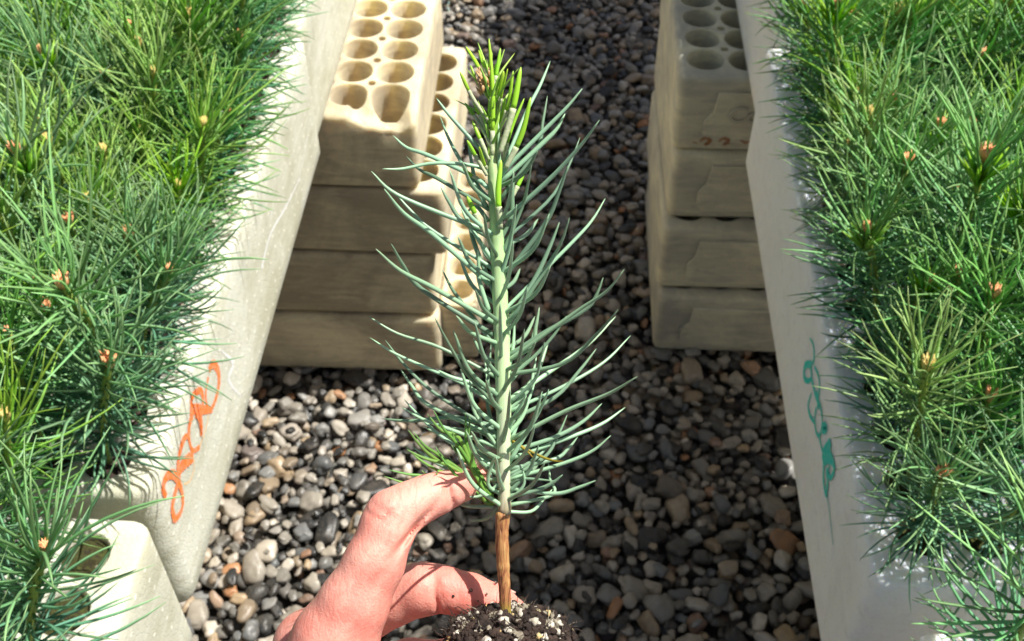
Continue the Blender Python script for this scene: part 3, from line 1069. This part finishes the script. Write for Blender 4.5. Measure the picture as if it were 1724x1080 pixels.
L5 = [[(715, 290), (430, 140), (60, 0)], [(740, 370), (580, 315), (410, 260)], [(715, 440), (560, 330), (380, 250), (68, 108)],
      [(715, 570), (400, 370), (145, 120)], [(715, 440), (560, 270), (395, 0)], [(735, 545), (500, 490), (130, 515)],
      [(715, 590), (370, 430), (222, 262)], [(715, 640), (500, 560), (232, 455)], [(715, 750), (450, 600), (240, 415)],
      [(720, 650), (600, 470), (570, 300)], [(705, 600), (660, 400), (680, 130)], [(720, 860), (580, 850), (470, 700)],
      [(690, 940), (540, 930), (460, 850)], [(730, 930), (660, 1000), (575, 1012)], [(740, 880), (665, 830), (690, 710), (745, 690)],
      [(735, 800), (600, 800), (280, 650)], [(720, 740), (640, 690), (600, 630)], [(745, 690), (660, 700), (620, 540)],
      [(735, 810), (690, 850), (610, 890), (520, 880)], [(715, 700), (560, 620), (340, 550)], [(720, 620), (620, 560), (430, 540)],
      [(750, 340), (860, 200), (920, -20)], [(770, 290), (900, 180), (1060, -10)], [(770, 400), (960, 270), (1310, 0)],
      [(740, 480), (870, 350), (910, 190)], [(770, 420), (900, 300), (950, 120)], [(770, 460), (1050, 330), (1385, 98)],
      [(770, 505), (1000, 390), (1212, 160)], [(770, 605), (1050, 460), (1418, 305)], [(740, 600), (830, 500), (872, 410)],
      [(770, 665), (1000, 590), (1240, 435)], [(770, 700), (1050, 600), (1358, 458)], [(770, 750), (1000, 700), (1118, 600)],
      [(765, 805), (1050, 720), (1285, 598)], [(765, 800), (950, 690), (1065, 490)], [(770, 720), (900, 500), (972, 360)],
      [(760, 845), (1000, 875), (1208, 822)], [(760, 890), (900, 860), (1042, 788)], [(760, 935), (990, 880), (970, 730)],
      [(755, 965), (880, 965), (990, 860)], [(765, 920), (845, 830), (838, 740)], [(770, 870), (870, 760), (920, 640)],
      [(770, 640), (830, 480), (900, 330)], [(765, 560), (800, 480), (860, 380)], [(770, 780), (900, 700), (1000, 600)],
      [(765, 250), (790, 150), (800, -10)], [(770, 830), (840, 800), (1000, 810)]]
Y5 = [[(690, 930), (655, 850), (430, 690), (288, 578)], [(690, 930), (650, 860), (480, 740), (255, 668)], [(690, 930), (620, 840), (450, 790), (165, 772)],
      [(690, 930), (660, 860), (520, 640), (390, 470)], [(690, 930), (640, 830), (560, 640), (550, 480)], [(690, 930), (650, 840), (590, 740), (580, 660)],
      [(695, 930), (600, 860), (520, 800), (400, 650)], [(690, 930), (560, 780), (480, 560)], [(690, 930), (570, 820), (430, 760), (400, 780)],
      [(690, 930), (600, 760), (480, 640)], [(690, 930), (610, 880), (540, 900), (480, 870)], [(690, 930), (560, 800), (400, 800), (330, 770)]]


def trace(lists, conv, wpx, hfun):
    cs, rr, hh = [], [], []
    for i, l in enumerate(lists):
        pts = [conv(*p) for p in l]
        dz = rng.uniform(-0.030, 0.024)
        if i % 3 == 0: dz *= 0.3
        if pts[-1][0] < 830 and pts[-1][1] > 560: dz = rng.uniform(-0.008, 0.026)
        if conv is z5 and len(lists) < 20: dz = rng.uniform(-0.016, -0.004)
        n = len(pts)
        ln = sum(math.dist(a, b) for a, b in zip(pts[:-1], pts[1:]))
        ks = np.linspace(0, 1, n)
        if ln > 90:      # tips hook upwards
            pts[-1] = (pts[-1][0], pts[-1][1] - 0.03 * ln)
            a_, b_ = pts[-2], pts[-1]
            pts.insert(-1, (a_[0] * .4 + b_[0] * .6, a_[1] * .4 + b_[1] * .6 + rng.uniform(.015, .045) * ln))
            n = len(pts); ks = np.linspace(0, 1, n)
        w3 = [P(x, y, D0 + dz * (k ** 1.2) * min(1, ln / 120)) for (x, y), k in zip(pts, ks)]
        K = 16
        cs.append(spline(w3, K))
        wv = wpx * rng.uniform(.85, 1.15)
        tt = np.linspace(0, 1, K)
        prof = np.interp(tt, [0, .08, .45, .75, .93, 1], [1.3, 1.12, 1.05, .8, .45, .12])
        rr.append(pxr(wv * prof))
        hh.append(hfun(pts[0][1]))
    return cs, rr, hh


c7, r7, h7 = trace(L7, z7, 6.9, lambda y: max(0, min(1, (700 - y) / 500)))
c5, r5, h5 = trace(L5, z5, 6.3, lambda y: max(0, min(1, (700 - y) / 500)))
# needles pointing at or away from the camera, all round the stem
for k in range(44):
    y = 300 + 560 * ((k + .5) / 44) ** .75
    x = np.interp(y, [270, 500, 860], [829, 842, 849])
    a = k * 2.4
    sx, sd = math.cos(a), math.sin(a)
    if abs(sd) < .35: sd = .5
    l = rng.uniform(60, 130)
    up = rng.uniform(35, 110)
    pts = [P(x, y, D0), P(x + sx * l * .5, y - up * .45, D0 - sd * .018), P(x + sx * l * .75, y - up * 1.1, D0 - sd * .036)]
    c7.append(spline(pts, 16))
    r7.append(pxr(7.5 * np.interp(np.linspace(0, 1, 16), [0, .1, .6, .9, 1], [1.2, 1, 1, .7, .12])))
    h7.append(max(0, min(1, (700 - y) / 500)))
V, F, T, I = tubes(c7 + c5, r7 + r5, 6, 0.8)
hpart('foliage', V, F, M['needle_hero'], T, np.array(h7 + h5)[I])
Y5 = Y5 + [[(a + rng.uniform(-5, 5), b + rng.uniform(-10, 4)) if k_ == 0 else (a + rng.uniform(-38, 30), b + rng.uniform(-32, 34)) for k_, (a, b) in enumerate(l)] for l in Y5[:7]]
cy, ry, hy = trace(Y5, z5, 6.4, lambda y: 0.5)
V, F, T, I = tubes(cy, ry, 5, 0.62)
hpart('side_shoot', V, F, M['needle_hero_y'], T, np.array(hy)[I], label='bright yellow-green side shoot near the base')
cy, ry, hy = trace([[(770, 600), (920, 680), (1050, 720)], [(765, 590), (850, 650), (900, 700)]], z5, 4.2, lambda y: 0.5)
V, F, T, I = tubes(cy, ry, 5, 0.62)
hpart('dry_needle', V, F, M['needle_dry'], T, np.array(hy)[I])

# new shoots at the top: sheath below, bright green above
SH = [((238, 600), (225, 68), 17, .2), ((212, 265), (120, 105), 14, .35), ((218, 240), (178, 120), 12, .3), ((240, 330), (277, 112), 14, .4),
      ((262, 430), (292, 215), 18, .45), ((275, 440), (310, 205), 11, .4), ((275, 590), (370, 198), 22, .5), ((262, 520), (335, 215), 14, .4), ((300, 660), (415, 335), 20, .3),
      ((285, 640), (385, 340), 13, .3), ((330, 790), (405, 595), 16, .25), ((277, 930), (280, 620), 22, .32), ((262, 800), (262, 640), 12, .2),
      ((215, 965), (125, 785), 20, .55), ((222, 500), (150, 340), 15, .5), ((228, 620), (148, 440), 15, .5), ((215, 690), (125, 530), 15, .55),
      ((205, 720), (105, 660), 13, .5), ((220, 440), (92, 218), 14, .6), ((235, 560), (115, 360), 15, .65), ((232, 420), (232, 110), 14, .4), ((238, 520), (245, 250), 16, .2),
      ((225, 330), (195, 150), 14, .3), ((245, 380), (258, 180), 14, .3), ((230, 300), (238, 130), 15, .2), ((255, 620), (300, 330), 16, .35),
      ((225, 560), (190, 400), 15, .3), ((290, 560), (345, 300), 14, .35), ((235, 700), (180, 560), 14, .4), ((215, 330), (140, 190), 13, .4)]
ca, ra, cb, rb = [], [], [], []
for i, (a, b, wz, fr) in enumerate(SH):
    wp_ = wz / 2.7 * 1.3
    pa, pb = np.array(z8(*a)), np.array(z8(*b))
    da = rng.uniform(-.004, .003)
    db = rng.uniform(-.009, .006)
    if i in (0, 6, 8, 11, 13): da, db = -.003, -.006
    bow = np.array((pb[1] - pa[1], pa[0] - pb[0])) * rng.uniform(-.05, .05)
    pts = [P(*pa, D0 + da), P(*((pa + pb) / 2 + bow), D0 + (da + db) / 2), P(*pb, D0 + db)]
    cv = spline(pts, 20)
    j = int(20 * fr)
    ca.append(cv[:j + 1]); ra.append(pxr(wp_ * 1.12 * np.linspace(.75, 1.0, j + 1)))
    k = 20 - j
    cb.append(cv[j:]); rb.append(pxr(wp_ * np.interp(np.linspace(0, 1, k), [0, .3, .75, .93, 1], [.92, 1, .78, .5, .12])))
V, F, T, I = tubes(cb, rb, 8)
sh = hpart('new_shoots', V, F, M['shoot'], T, T, label='bright green new shoots at the tip')
V, F, T, I = tubes(ca, ra, 8)
hpart('sheath', V, F, M['sheath'], parent=sh).location = (0, 0, 0)
# fine soft needles between the shoots
cf, rf = [], []
for k in range(34):
    x0, y0 = 232 + rng.uniform(-14, 20), rng.uniform(300, 620)
    a_ = rng.normal(0, .33)
    l_ = rng.uniform(110, 230)
    d0, d1 = D0 + rng.uniform(-.003, .003), D0 + rng.uniform(-.010, .010)
    p_ = [z8(x0, y0), z8(x0 + math.sin(a_) * l_ * .5, y0 - math.cos(a_) * l_ * .5), z8(x0 + math.sin(a_ * 1.25) * l_, max(75, y0 - math.cos(a_) * l_))]
    cf.append(spline([P(*p_[0], d0), P(*p_[1], (d0 + d1) / 2), P(*p_[2], d1)], 12))
    rf.append(pxr(rng.uniform(3.5, 5.2) * np.interp(np.linspace(0, 1, 12), [0, .5, .85, 1], [1, 1, .6, .1])))
V, F, T, I = tubes(cf, rf, 6)
hpart('tip_needles', V, F, M['shoot'], T, label='fine soft green needles around the tip')
# orange bracts of the top bud
cc, rr = [], []
for k in range(22):
    x0, y0 = rng.uniform(185, 235), rng.uniform(230, 340)
    a = np.array(z8(x0, y0)); b = np.array(z8(x0 - rng.uniform(-5, 30), y0 - rng.uniform(35, 65)))
    d = D0 - rng.uniform(0.001, .0055)
    cc.append(np.array([P(*a, d), P(*((a + b) / 2), d - .0006), P(*b, d + .0005)]))
    rr.append(pxr(np.array((4.5, 5.5, .8)) * rng.uniform(.7, 1.2)))
V, F, T, I = tubes(cc, rr, 6, 0.5)
hpart('bud', V, F, M['bract'], T, label='orange papery top bud')


# root plug -----------------------------------------------------------------
axis_d = P(851, 1030, D0) - P(849, 870, D0)
axis_d /= np.linalg.norm(axis_d)
side_a = np.array((1.0, 0, 0)); side_a -= axis_d * side_a.dot(axis_d); side_a /= np.linalg.norm(side_a)
side_b = np.cross(axis_d, side_a)


def root_plug():
    R0 = 0.0215
    rows, seg = 60, 90
    V, F = [], []
    top = P(858, 1030, D0)
    LP = 0.095
    prof = []
    for k in range(14):       # dome
        a = k / 14 * math.pi / 2
        prof.append((R0 * math.sin(a), (1 - math.cos(a)) * 0.011))
    for k in range(rows - 14):
        s = k / (rows - 15)
        prof.append((R0 * (1 - 0.28 * s), 0.011 + s * LP))
    prof.append((0.002, 0.011 + LP + .001))
    for (r, h) in prof:
        for s in range(seg):
            a = 2 * math.pi * s / seg
            p = Vector((r * math.cos(a), r * math.sin(a), h))
            n = mnoise.noise(p * 140) * .0022 + mnoise.noise(p * 420) * .0016 + mnoise.noise(p * 900) * .0008
            rr = r + n * min(1, r / .004)
            hh = h + n * (1 if h < .008 else .3)
            V.append(top + side_a * rr * math.cos(a) + side_b * rr * math.sin(a) + axis_d * hh)
    for k in range(len(prof) - 1):
        for s in range(seg):
            s2 = (s + 1) % seg
            F.append((k * seg + s, k * seg + s2, (k + 1) * seg + s2, (k + 1) * seg + s))
    pl = hpart('root_plug', V, F, M['soil'])

    def surf(a, r, h, out=0.0):
        return top + side_a * (r + out) * math.cos(a) + side_b * (r + out) * math.sin(a) + axis_d * h

    def rnd_point():
        if rng.random() < .55:
            q = math.asin(min(.999, math.sqrt(rng.random())))
            return R0 * math.sin(q), (1 - math.cos(q)) * .011, rng.uniform(0, 6.283)
        s = rng.random() ** 1.6
        return R0 * (1 - .28 * s), .011 + s * LP, rng.uniform(0, 6.283)
    # grains
    bm = bmesh.new(); bmesh.ops.create_icosphere(bm, subdivisions=2, radius=1)
    iv = np.array([v.co[:] for v in bm.verts]); ifc = [[l.index for l in f.verts] for f in bm.faces]; bm.free()

    def grains(n, smin, smax, name, mat, label=None):
        V, F = [], []
        for k in range(n):
            r, h, a = rnd_point()
            s = smin + (smax - smin) * rng.random() ** 2.5
            c = surf(a, r, h - s * .4, s * .2)
            o = Vector((k * 3.1, 0, 0))
            dd = np.array([1 + .8 * mnoise.noise(Vector(p) * 1.2 + o) + .3 * mnoise.noise(Vector(p) * 3 + o) for p in iv])
            w = iv * dd[:, None] * s * np.array((rng.uniform(.7, 1.2), rng.uniform(.7, 1.2), rng.uniform(.7, 1.1)))
            b = len(V)
            V.extend(w + c)
            F.extend([[q + b for q in f] for f in ifc])
        o = hpart(name, V, F, mat, parent=pl, label=label)
        o['kind'] = 'stuff'
        return o
    grains(150, .0003, .0018, 'perlite', M['perlite'], 'white grains in the soil')
    grains(60, .0004, .0015, 'grit', M['grit_tan'])
    grains(650, .0004, .0016, 'peat_crumbs', M['soil'])
    # root and peat fibres
    cc, rr = [], []
    for k in range(800):
        r, h, a = rnd_point()
        p = surf(a, r, h)
        d = rng.normal(size=3); d /= np.linalg.norm(d)
        outv = (surf(a, r, h, .01) - p) / .01
        d = d + outv * .7 - axis_d * (.5 if h < .011 else 0)
        d /= np.linalg.norm(d)
        l = rng.uniform(.0015, .0055)
        e = rng.normal(size=3) * .3
        cc.append(np.array([p, p + d * l * .5, p + (d + e) * l]))
        rr.append(np.array((1, .8, .3)) * rng.uniform(.0001, .00026))
    V, F, T, I = tubes(cc, rr, 4)
    hpart('root_fibres', V, F, M['soil'], parent=pl)['kind'] = 'stuff'


root_plug()

# ------------------------------------------------------------------ the hand
def skin_mat():
    k = NT('skin')
    tc = k.n('ShaderNodeTexCoord')
    v = tc.outputs['Object']
    big = k.noise(v, 28.0, 4, .6, .5)
    c = k.mix(k.n('ShaderNodeMapRange', {0: big, 1: .38, 2: .62, 3: 0., 4: 1.}).outputs[0], (0.75, 0.34, 0.265), (0.69, 0.215, 0.165))
    mid = k.noise(v, 160.0, 5, .65)
    c = k.mix(k.n('ShaderNodeMapRange', {0: mid, 1: .5, 2: .75, 3: 0., 4: .5}).outputs[0], c, (0.76, 0.42, 0.33))
    sp = k.n('ShaderNodeTexVoronoi', {'Vector': v, 'Scale': 70.0})
    spot = k.math('LESS_THAN', sp.outputs['Distance'], .06)
    c = k.mix(k.math('MULTIPLY', spot, .45), c, (0.50, 0.12, 0.08))
    vo = k.n('ShaderNodeTexVoronoi', {'Vector': v, 'Scale': 900.0}, feature='DISTANCE_TO_EDGE')
    mp = k.n('ShaderNodeMapping', {'Vector': v, 'Rotation': (0, 0.3, 0.9), 'Scale': (1.0, 0.28, 1.0)})
    wr = k.noise(mp.outputs[0], 520.0, 5, .65, .9)
    c = k.mix(k.n('ShaderNodeMapRange', {0: wr, 1: .52, 2: .36, 3: 0., 4: .45}).outputs[0], c, (0.60, 0.19, 0.145))
    h = k.math('ADD', k.math('MULTIPLY', wr, 1.0), k.math('MULTIPLY', vo.outputs['Distance'], .5))
    k.set(Base_Color=c, Roughness=k.n('ShaderNodeMapRange', {0: mid, 1: .3, 2: .7, 3: .46, 4: .66}).outputs[0], Normal=k.bump(h, .45, .0006))
    k.b.inputs['Subsurface Weight'].default_value = .25
    k.b.inputs['Subsurface Radius'].default_value = (1.0, .35, .2)
    k.b.inputs['Subsurface Scale'].default_value = .004
    return k.m


def build_hand():
    # camera-oriented working frame: x right, y up, z towards the camera, metres
    def c(px, py, d): return np.array(((px - 862) / FPX * d, (540 - py) / FPX * d, -d))
    def rr(w, d): return w / FPX * d
    h = 0.0008
    chains = []
    thumb = [(470, 1330, .345, 96), (520, 1190, .338, 88), (565, 1078, .335, 74), (594, 1020, .334, 61), (630, 948, .335, 52), (652, 890, .337, 47.5), (661, 869, .338, 46),
             (690, 852, .340, 41), (722, 836, .343, 37.5), (748, 827, .346, 34), (782, 812, .351, 30), (806, 804, .355, 24)]
    index = [(500, 1290, .395, 84), (522, 1088, .393, 62), (590, 1045, .383, 54), (660, 1006, .371, 49), (712, 992, .367, 45), (745, 992, .3665, 39.5), (790, 1004, .3665, 38.5), (835, 1017, .368, 33), (868, 1031, .370, 24)]
    middle = [(520, 1360, .400, 88), (560, 1200, .405, 62), (620, 1148, .400, 52), (690, 1122, .392, 46), (760, 1118, .389, 41), (820, 1128, .389, 38), (880, 1140, .388, 27)]
    ring = [(540, 1430, .400, 84), (590, 1300, .408, 58), (650, 1235, .404, 50), (715, 1205, .396, 44), (780, 1200, .391, 40), (835, 1205, .389, 36), (885, 1215, .388, 26)]
    pinky = [(560, 1500, .395, 78), (620, 1390, .405, 52), (680, 1320, .402, 44), (735, 1290, .396, 38), (790, 1282, .391, 34), (835, 1285, .388, 30), (872, 1290, .387, 22)]
    wrist = [(500, 1300, .385, 98), (510, 1420, .375, 120), (490, 1560, .355, 125), (455, 1750, .325, 135), (380, 2100, .285, 200), (250, 2500, .25, 280)]
    for ch in (thumb, index, middle, ring, pinky, wrist):
        chains.append([(c(x, y, d), rr(w, d)) for x, y, d, w in ch])
    allp = np.array([p for ch in chains for p, r in ch]); allr = np.array([r for ch in chains for p, r in ch])
    lo = (allp - allr[:, None]).min(0) - .006
    hi = (allp + allr[:, None]).max(0) + .006
    n = np.ceil((hi - lo) / h).astype(int)
    print('hand grid', n)
    G = np.full(n, .02, np.float32)

    def seg(A, B, ra, rb, marg):
        a0 = np.maximum(0, np.floor((np.minimum(A - ra, B - rb) - marg - lo) / h).astype(int))
        a1 = np.minimum(n, np.ceil((np.maximum(A + ra, B + rb) + marg - lo) / h).astype(int) + 1)
        ax = [lo[i] + h * np.arange(a0[i], a1[i]) for i in range(3)]
        X, Y, Z = np.meshgrid(*ax, indexing='ij')
        AB = B - A
        t = ((X - A[0]) * AB[0] + (Y - A[1]) * AB[1] + (Z - A[2]) * AB[2]) / AB.dot(AB)
        t = np.clip(t, 0, 1)
        d = np.sqrt((X - A[0] - t * AB[0]) ** 2 + (Y - A[1] - t * AB[1]) ** 2 + (Z - A[2] - t * AB[2]) ** 2) - (ra + t * (rb - ra))
        return tuple(slice(a0[i], a1[i]) for i in range(3)), d.astype(np.float32)

    def smin(a, b, k):
        hh = np.clip(.5 + .5 * (b - a) / k, 0, 1)
        return b * (1 - hh) + a * hh - k * hh * (1 - hh)

    for ci, ch in enumerate(chains):
        L = np.full(n, .02, np.float32)
        for (A, ra), (B, rb) in zip(ch[:-1], ch[1:]):
            sl_, d = seg(A, B, ra, rb, .006)
            L[sl_] = smin(L[sl_], d, .0025)
        # round cones overlap, so the blend swells them: take that back
        L += .0004
        G = L if ci == 0 else smin(G, L, .0012 if ci == 1 else .0035)
    # creases: a thin groove where a plane meets the surface near a point
    def groove(px, py, d, nx, ny, width, depth, reach):
        C = c(px, py, d)
        nn = np.array((nx, ny, 0.0)); nn /= np.linalg.norm(nn)
        r = reach + .004
        a0 = np.maximum(0, ((C - r - lo) / h).astype(int)); a1 = np.minimum(n, ((C + r - lo) / h).astype(int) + 1)
        ax = [lo[i] + h * np.arange(a0[i], a1[i]) for i in range(3)]
        X, Y, Z = np.meshgrid(*ax, indexing='ij')
        pl = (X - C[0]) * nn[0] + (Y - C[1]) * nn[1]
        far = np.sqrt((X - C[0]) ** 2 + (Y - C[1]) ** 2 + (Z - C[2]) ** 2)
        s = tuple(slice(a0[i], a1[i]) for i in range(3))
        G[s] += (depth * np.exp(-(pl / width) ** 2) * np.clip(1.2 - far / reach, 0, 1)).astype(np.float32)

    groove(698, 893, .330, .75, -.65, .0008, .0030, .012)    # inner fold of the thumb joint
    groove(688, 905, .330, .85, -.5, .0006, .0012, .010)
    groove(640, 862, .328, .5, .85, .0006, .0009, .009)
    groove(628, 872, .328, .4, .9, .0006, .0008, .009)
    groove(757, 835, .339, 1, .25, .0009, .0018, .009)       # end of the thumb pad
    groove(734, 1015, .358, 1, .15, .0008, .0022, .009)      # index joint
    groove(742, 1000, .358, 1, .3, .0006, .0009, .010)
    groove(722, 975, .358, .9, -.2, .0005, .0005, .008)
    for k_ in range(9):        # fine skin folds over the back of the thumb and along it
        groove(560 + 9 * k_, 1062 - 11 * k_, .322, .55, -.85, .00045, .0005, .011)
    for k_ in range(5):
        groove(640 + 6 * k_, 880 - 6 * k_, .326, .65, -.75, .0004, .0007, .006)
    # surface nets
    S = G < 0
    cells = np.zeros(n - 1, np.int8)
    for dx in (0, 1):
        for dy in (0, 1):
            for dz in (0, 1):
                cells += S[dx:n[0] - 1 + dx, dy:n[1] - 1 + dy, dz:n[2] - 1 + dz]
    act = (cells > 0) & (cells < 8)
    ids = np.full(n - 1, -1, np.int64)
    idx = np.argwhere(act)
    ids[act] = np.arange(len(idx))
    acc = np.zeros((len(idx), 3)); cnt = np.zeros(len(idx))
    corners = [np.array((a, b, g)) for a in (0, 1) for b in (0, 1) for g in (0, 1)]
    for a in corners:
        for ax in range(3):
            if a[ax] == 0:
                b = a.copy(); b[ax] = 1
                va = G[tuple((idx + a).T)].astype(float); vb = G[tuple((idx + b).T)].astype(float)
                cr = (va < 0) != (vb < 0)
                t = np.where(cr, va / np.where(cr, va - vb, 1), 0)
                p = a + (b - a) * t[:, None]
                acc[cr] += p[cr]; cnt[cr] += 1
    V = (idx + acc / cnt[:, None]) * h + lo
    quads = []
    for ax in range(3):
        o1, o2 = [k for k in range(3) if k != ax]
        sa = [slice(1, -1)] * 3; sb = [slice(1, -1)] * 3
        sa[ax] = slice(0, n[ax] - 1); sb[ax] = slice(1, n[ax])
        A, B = S[tuple(sa)], S[tuple(sb)]
        cr = np.argwhere(A != B)
        flip = A[tuple(cr.T)]
        base_ = cr.copy(); base_[:, o1] += 1; base_[:, o2] += 1
        e1 = np.zeros(3, int); e1[o1] = 1
        e2_ = np.zeros(3, int); e2_[o2] = 1
        q = np.stack([ids[tuple((base_ - e1 - e2_).T)], ids[tuple((base_ - e2_).T)], ids[tuple(base_.T)], ids[tuple((base_ - e1).T)]], 1)
        if ax == 1: flip = ~flip
        q = np.where(flip[:, None], q, q[:, ::-1])
        quads.append(q)
    Q = np.concatenate(quads)
    Q = Q[(Q >= 0).all(1)]
    # light smoothing
    E = np.concatenate([Q[:, [0, 1]], Q[:, [1, 2]], Q[:, [2, 3]], Q[:, [3, 0]]])
    for it in range(3):
        sm = np.zeros_like(V); ct = np.zeros(len(V))
        np.add.at(sm, E[:, 0], V[E[:, 1]]); np.add.at(sm, E[:, 1], V[E[:, 0]])
        np.add.at(ct, E[:, 0], 1); np.add.at(ct, E[:, 1], 1)
        V = V * .5 + .5 * sm / np.maximum(ct, 1)[:, None]
    Rm = np.array(((1, 0, 0), (0, SS, -CS), (0, CS, SS)))   # working frame -> world
    toW = lambda p: np.asarray(p) @ Rm.T + np.array((0, 0, CAMZ))
    W = toW(V)
    HLOC = toW(c(455, 1750, .325)[None])[0]
    me = bpy.data.meshes.new('person')
    me.vertices.add(len(W)); me.vertices.foreach_set('co', (W - HLOC).astype(np.float32).ravel())
    me.loops.add(Q.size); me.loops.foreach_set('vertex_index', Q.astype(np.int32).ravel())
    me.polygons.add(len(Q)); me.polygons.foreach_set('loop_start', np.arange(0, Q.size, 4, dtype=np.int32))
    me.polygons.foreach_set('use_smooth', np.ones(len(Q), bool))
    me.materials.append(skin_mat())
    me.update(calc_edges=True)
    me.validate()
    o = new_obj('person', me, HLOC, label='bare left hand reaching in from below, thumb and fingers around the held seedling plug', cat='person')

    def nail(p0, p1, up, wd, r, name):
        """curved plate from p0 to p1 lying on the finger, up = outward"""
        ax = p1 - p0; Ln = np.linalg.norm(ax); ax /= Ln
        up = up - ax * up.dot(ax); up /= np.linalg.norm(up)
        sd = np.cross(ax, up)
        V, F = [], []
        for lay in (0, -.0006):
            for i in range(9):
                for j in range(9):
                    s, u = i / 8, (j / 8 * 2 - 1)
                    ww = wd * (1 - .25 * max(0, abs(s - .5) * 2 - .5))
                    a = u * ww / r
                    V.append(toW(p0 + ax * s * Ln + (up * math.cos(a) + sd * math.sin(a)) * (r + lay) + up * .0)[:])
        for i in range(8):
            for j in range(8):
                a = i * 9 + j
                F.append((a, a + 1, a + 10, a + 9)); F.append((a + 81, a + 90, a + 91, a + 82))
        ed = [j for j in range(9)] + [9 * i + 8 for i in range(1, 9)] + [72 + j for j in range(7, -1, -1)] + [9 * i for i in range(7, 0, -1)]
        for a, b in zip(ed, ed[1:] + ed[:1]):
            F.append((a, b, b + 81, a + 81))
        me = mesh_from(name, np.array(V) - HLOC, F, M['nail'])
        new_obj(name, me, parent=o)
    nail(c(752, 826, .347), c(803, 805, .354), np.array((-.35, .80, -.45)), .0065, rr(31, .361), 'thumbnail')
    nail(c(812, 1011, .367), c(862, 1028, .370), np.array((.1, .25, -1.0)), .0055, rr(32, .380), 'fingernail')
    # specks of soil stuck on the index finger
    bm = bmesh.new()
    for (x, y, s) in ((793, 994, .0006), (763, 1004, .0005), (768, 1023, .0004), (835, 981, .0005), (805, 1012, .0003), (776, 1030, .0003), (820, 1000, .0004)):
        # walk in from the camera until the skin is met
        for d in np.arange(.34, .40, .0003):
            q = ((c(x, y, d) - lo) / h).astype(int)
            if (q >= 0).all() and (q < n).all() and G[tuple(q)] < 0:
                r = bmesh.ops.create_icosphere(bm, subdivisions=2, radius=s, matrix=Matrix.Translation(Vector(toW(c(x, y, d))) - Vector(HLOC)))
                break
    me = bpy.data.meshes.new('soil_specks'); bm.to_mesh(me); bm.free(); me.materials.append(M['soil'])
    new_obj('soil_specks', me, parent=o)


build_hand()
